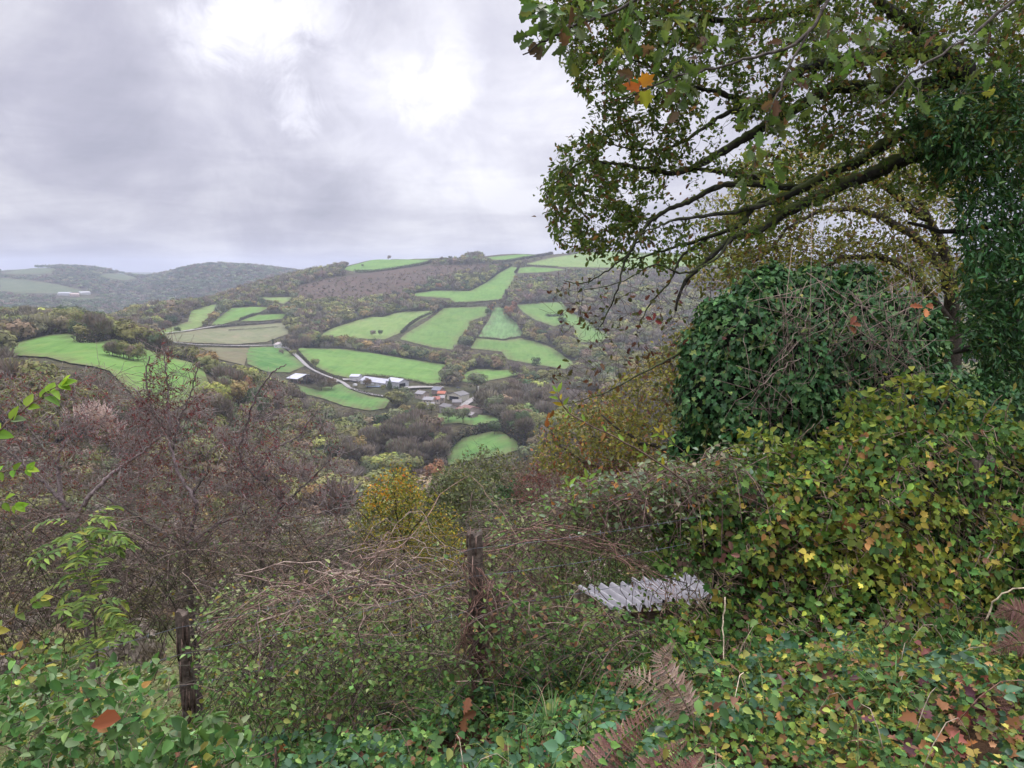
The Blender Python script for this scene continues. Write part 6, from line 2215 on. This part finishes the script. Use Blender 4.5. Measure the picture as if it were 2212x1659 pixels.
# ---------------- corrugated sheets of a low shelter below the fence
def corrugated():
    A, B_, C_, D_ = P(1248, 1270, 7.9), P(1322, 1317, 6.7), P(1560, 1303, 6.6), P(1500, 1248, 7.9)
    base = (A + B_ + C_ + D_) / 4
    e = empty('metal_shelter', (base[0], base[1], float(hgt(base[0], base[1]))), 'low shelter roofed with pale corrugated sheets, half buried in leaves right of the central post', 'shelter')
    eb = np.array(e.location)
    nrm_ = norm(np.cross(C_ - B_, A - B_))
    if nrm_[2] < 0: nrm_ = -nrm_
    for k in range(2):
        nu, nv = 90, 6
        u = np.linspace(0 if k == 0 else .46, .54 if k == 0 else 1, nu); v = np.linspace(0, 1, nv)
        U, V_ = np.meshgrid(u, v, indexing='ij')
        pts = (B_ * (1 - U)[..., None] + C_ * U[..., None]) * (1 - V_)[..., None] + (A * (1 - U)[..., None] + D_ * U[..., None]) * V_[..., None]
        amp = .036
        pts = pts + nrm_ * (amp * np.sin(U * 2 * math.pi * 11) + .035 * k)[..., None] + rng.normal(0, .002, pts.shape)
        idx = np.arange(nu * nv).reshape(nu, nv)
        q = np.stack([idx[:-1, :-1], idx[1:, :-1], idx[1:, 1:], idx[:-1, 1:]], -1).reshape(-1, 4)
        b = Buf()
        b.add(pts.reshape(-1, 3) - eb, q, np.full(len(q), 4), (.30, .29, .30))
        b.add(pts.reshape(-1, 3) - eb - nrm_ * .006, q[:, ::-1], np.full(len(q), 4), (.3, .28, .27))
        b.build('corrugated_sheet', plain_mat('fibre_sheet', .7, 2.5, .14, .25), e)
    for p in (A, D_):
        b = Buf()
        z = float(hgt(p[0], p[1])) - .2
        tubes(b, [(np.array([[p[0], p[1], z], [p[0], p[1], (z + p[2]) / 2], [p[0], p[1], p[2] - .03]]) - eb, np.array([.045, .042, .04]), (.12, .09, .07))], 8)
        b.build('post', M_TWIG, e)
    b = Buf()
    quad(b, [B_ - eb + [.1, .08, -1.2], C_ - eb + [-.1, .08, -1.2], C_ - eb + [-.1, .08, -.08], B_ - eb + [.1, .08, -.08]], (.13, .10, .08))
    b.build('wall', M_WALL, e)


corrugated()

tangle('leafy bramble bank rising behind the metal sheet', [(1170, 1180), (1580, 1170), (1600, 1300), (1440, 1270), (1250, 1290), (1170, 1290)], 420, 8.1, 9.2, .5, (.12, .09, .07), .003,
       leaf=(8, OVATE, .05, [(3, (.08, .13, .04)), (2, (.12, .16, .05)), (1, (.05, .08, .03))]))
tangle('leafy brambles growing up around the front of the metal shelter', [(1180, 1310), (1300, 1325), (1560, 1345), (1600, 1420), (1300, 1450), (1180, 1420)], 260, 4.6, 6.3, .5, (.15, .10, .08), .003,
       leaf=(7, OVATE, .036, [(3, (.10, .15, .04)), (2, (.15, .19, .05)), (1, (.2, .15, .06)), (.6, (.18, .09, .05))]))

pp = inpx([(1350, 1235), (1480, 1225), (1560, 1240), (1580, 1330), (1420, 1330), (1350, 1300)], 130, 5.4, 6.4)
b = Buf()
scatter(b, OVATE, pp, rng.normal(0, 1, pp.shape) + [0, 0, -.4], rng.normal(0, .5, pp.shape) + [0, -.4, .8], rng.uniform(.022, .045, len(pp)), pick([(3, (.10, .16, .04)), (2, (.05, .10, .03)), (1, (.2, .11, .05))], len(pp)))
arc_ = [(smoothline([P(x, 1400, 6), P(x + rng.normal(0, 25), 1320, 5.9), P(x + rng.normal(0, 40), 1230, 5.8)], 9, .02), np.linspace(.004, .002, 9), (.12, .09, .07)) for x in np.linspace(1330, 1570, 7)]
tubes(b, arc_, 4)
tag(b.build('bramble', M_LEAF, loc=P(1480, 1400, 6)), 'straggling bramble hanging across the right half of the corrugated sheet', 'bramble')

# ---------------- sprigs, saplings
def sprig(name, label, traces, per_side, T, size, pal, Y=None, mat=None, stem=(.16, .11, .07), r=.0035, cat='sprig'):
    b = Buf(); L = []; base = P(*traces[0][0])
    e = empty(name, base, label, cat)
    lb = Buf()
    for tr in traces:
        n = 24
        q = smoothline([P(*t) for t in tr], n, .002)
        L.append((q - base, np.linspace(r, r * .4, n), stem))
        t = norm(np.gradient(q, axis=0))
        ks = np.linspace(n * .25, n - 1, per_side).astype(int)
        pos, yd, nr = [], [], []
        for k in ks:
            sd = norm(np.cross(t[k], [0, -.9, .4]))
            for s in (-1, 1):
                pos.append(q[k] + rng.normal(0, .004, 3)); yd.append(sd * s * .9 + t[k] * .7 + rng.normal(0, .25, 3)); nr.append(np.array([0, -.7, .8]) + rng.normal(0, .35, 3))
        pos.append(q[-1]); yd.append(t[-1]); nr.append(np.array([0, -.7, .7]))
        n2 = len(pos)
        scatter(lb, T, np.array(pos) - base, np.array(yd), np.array(nr), size * rng.uniform(.75, 1.2, n2), pick(pal, n2, .15))
    tubes(b, L, 5)
    b.build('stem', M_TWIG, e)
    lb.build('leaves', mat or M_LEAF, e)


BR = [(3, (.19, .30, .035)), (2, (.13, .23, .03)), (.6, (.20, .27, .12))]
WIDE = T_leaf([(0, 0), (.24, .12), (.33, .40), (.20, .76), (0, 1)], .4, -.2)
sprig('leafy_sprig', 'bright green leafy sprig entering at the left edge over the plum trees', [[(-70, 985, 2.1), (-10, 935, 2.15), (50, 885, 2.2), (95, 850, 2.2), (130, 832, 2.2)]], 6, WIDE, .047, BR)
sprig('leafy_sprig', 'small bright sprig at the left edge below the larger one', [[(-60, 1030, 2.2), (0, 1020, 2.2), (60, 1014, 2.2)]], 4, WIDE, .036, BR)
sprig('leafy_sprig', 'lowest bright sprig at the left edge with upright leaves', [[(-50, 1085, 2.1), (0, 1080, 2.1), (35, 1088, 2.1)]], 3, WIDE, .036, BR)
sprig('leafy_sprig', 'yellowish sprig at the left edge beside the ash sapling', [[(-60, 1390, 2.4), (10, 1350, 2.4), (60, 1310, 2.4), (85, 1295, 2.4)]], 4, WIDE, .04, [(2, (.14, .2, .05)), (1, (.3, .26, .05))])
sprig('walnut_shoot', 'long brown shoot ending in bright green leaves before the wooded valley', [[(1565, 1112, 4.6), (1480, 1040, 4.5), (1400, 985, 4.4), (1320, 940, 4.3), (1240, 900, 4.25), (1212, 868, 4.2), (1205, 848, 4.2)]], 9, LANCE, .062,
      [(3, (.17, .27, .04)), (1, (.32, .26, .03)), (.7, (.25, .12, .04))], stem=(.22, .15, .11), r=.008, cat='shoot')
sprig('walnut_shoot', 'short shoot with a rosette of green leaves before the red bushes', [[(1250, 1150, 4.6), (1240, 1090, 4.5), (1228, 1052, 4.5)], [(1262, 1110, 4.6), (1272, 1065, 4.5), (1268, 1035, 4.5)]], 4, LANCE, .065, [(1, (.17, .26, .05))], cat='shoot')
sprig('walnut_shoot', 'shoot with bright leaves left of the ivy foot', [[(1540, 1100, 5), (1500, 1000, 5), (1450, 955, 5), (1425, 935, 5)]], 5, LANCE, .065, [(2, (.18, .27, .04)), (1, (.3, .25, .04))], cat='shoot')


def sapling():
    base = gp(200, 4.6, -.1)
    e = empty('ash_sapling', base, 'young ash with fresh green feathered leaves in front of the leftmost plum', 'sapling')
    st = smoothline([base, P(215, 1480, 4.6), P(205, 1350, 4.6), P(185, 1230, 4.6), P(175, 1140, 4.6)], 20, .006)
    L = [(st - base, np.linspace(.011, .003, 20), (.12, .11, .07))]
    pos, yd, nr = [], [], []
    for i in range(46):
        k = rng.integers(7, 20)
        a = rng.uniform(0, 6.28)
        d = norm(np.array([math.cos(a), math.sin(a), rng.uniform(.1, .7)]))
        ln = rng.uniform(.18, .34)
        q = bez(st[k], st[k] + d * ln * .4, st[k] + d * ln * .8, st[k] + d * ln + [0, 0, -.07], 8)
        L.append((q - base, np.linspace(.002, .001, 8), (.14, .17, .06)))
        t = norm(np.gradient(q, axis=0))
        sd = norm(np.cross(t[0], [0, 0, 1]))
        for j in range(2, 8):
            for s in (-1, 1):
                pos.append(q[j]); yd.append(sd * s + t[j] * .5); nr.append(np.array([0, -.25, 1]) + rng.normal(0, .2, 3))
        pos.append(q[-1]); yd.append(t[-1]); nr.append([0, 0, 1])
    b = Buf(); tubes(b, L, 4); b.build('stem', M_TWIG, e)
    n = len(pos)
    b = Buf()
    scatter(b, LANCE, np.array(pos) - base, np.array(yd), np.array(nr, float), rng.uniform(.055, .085, n), pick([(3, (.125, .185, .045)), (2, (.09, .14, .045)), (1, (.20, .25, .05))], n))
    b.build('leaves', M_LEAF, e)


sapling()

# honeysuckle with broad leaves close to the viewer
def close_shrub(label, poly, n, y0, y1, per, size, pal, gx, T=WIDE):
    seeds = []
    for x in gx:
        Y = (y0 + y1) / 2
        g = gp(x, Y, -.05)
        seeds.append((smoothline([g, g + [.05, 0, .25], g + [.12 * rng.normal(), .05, .5]], 8, .006), np.linspace(.007, .004, 8)))
    plant('honeysuckle_bush', label, 'bush', seeds, inpx(poly, n, y0, y1), per, pal, size, T, (.15, .10, .08), spread=.02, side=.2, sl=.1, nup=.8, maxlen=1.2, tip=.0014, k=.004, jit=.45)


HS = [(4, (.055, .12, .035)), (3, (.095, .17, .05)), (1.5, (.19, .26, .13)), (.5, (.22, .22, .05)), (.2, (.3, .17, .06))]
close_shrub('broad-leaved honeysuckle filling the lower left corner', [(-60, 1460), (120, 1450), (270, 1480), (330, 1540), (340, 1720), (-60, 1720)], 330, 1.9, 2.8, 4.6, .037, HS, (-40, 60, 160, 260))
close_shrub('honeysuckle with upright pale leaves around the foot of the rotten post', [(300, 1580), (380, 1560), (470, 1540), (520, 1560), (560, 1640), (640, 1720), (300, 1720)], 90, 2.2, 2.9, 4, .05, HS, (330, 420, 520))
close_shrub('thin honeysuckle sprays left of the rotten post', [(40, 1370), (250, 1430), (370, 1440), (360, 1560), (100, 1500), (-40, 1450)], 110, 2.6, 3.5, 3.2, .042, HS, (60, 200, 320))
# one big tawny leaf caught in it
b = Buf()
c_ = P(262, 1552, 1.85)
scatter(b, T_leaf([(0, 0), (.22, .2), (.26, .45), (.12, .8), (0, 1)], .5, -.3), np.zeros((1, 3)), np.array([[-1, 0, -.12]]), np.array([[.1, -.6, .8]]), .105, np.array([(.17, .055, .022)]))
o = b.build('fallen_leaf', M_DRY)
o.location = c_
tag(o, 'single large orange-brown leaf caught on the honeysuckle at the lower left', 'leaf')
for (x, y, Y, s, c0, lab) in ((1000, 1548, 3.3, .085, (.18, .08, .045), 'big curled brown leaf lying at the foot of the central post'), (1183, 903, 4.2, .06, (.28, .10, .03), 'rust-brown leaf hanging left of the long shoot tip'),
                              (1840, 700, 5.85, .085, (.24, .09, .05), 'orange-brown oak leaf caught in the hanging vines'), (1995, 665, 5.85, .10, (.26, .10, .045), 'large orange oak leaf caught high on the ivy'),
                              (1580, 1195, 4.2, .06, (.18, .09, .07), 'pinkish dead leaf hanging on the creeper bank'), (1410, 690, 6.6, .07, (.16, .04, .035), 'dark red leaf cluster hanging from the lowest oak twigs')):
    b = Buf()
    n = 3
    scatter(b, OAK, rng.normal(0, s * .15, (n, 3)), rng.normal(0, 1, (n, 3)) * [1, .3, .6], np.array([0, -1, .4]) + rng.normal(0, .3, (n, 3)), s, pick([(1, c0)], n, .2))
    o = b.build('dead_leaf', M_DRY)
    o.location = P(x, y, Y)
    tag(o, lab, 'leaf')
# fallen stick
b = Buf()
q = smoothline([P(1190, 1605, 3.0), P(1290, 1565, 3.05), P(1370, 1535, 3.1), P(1430, 1495, 3.15)], 16, .006)
tubes(b, [(q, np.linspace(.009, .004, 16), (.2, .17, .13))], 6)
tag(b.build('fallen_branch', M_LICH, loc=q[0]), 'lichened fallen stick lying right of the central post foot', 'stick')
for k, (tr, lab) in enumerate((([(1566, 1290, 3.9), (1562, 1380, 3.7), (1570, 1480, 3.4)], 'pale dry stem hanging down the left end of the creeper bank'),
                               ([(2130, 1340, 3.2), (2160, 1290, 3.2), (2212, 1270, 3.2), (2280, 1300, 3.2)], 'pale arching stem at the right edge'))):
    b = Buf()
    q = smoothline([P(*t) for t in tr], 14, .004)
    tubes(b, [(q, np.linspace(.005, .003, 14), (.36, .30, .20))], 5)
    tag(b.build('dry_stem', M_TWIG, loc=q[0]), lab, 'stem')
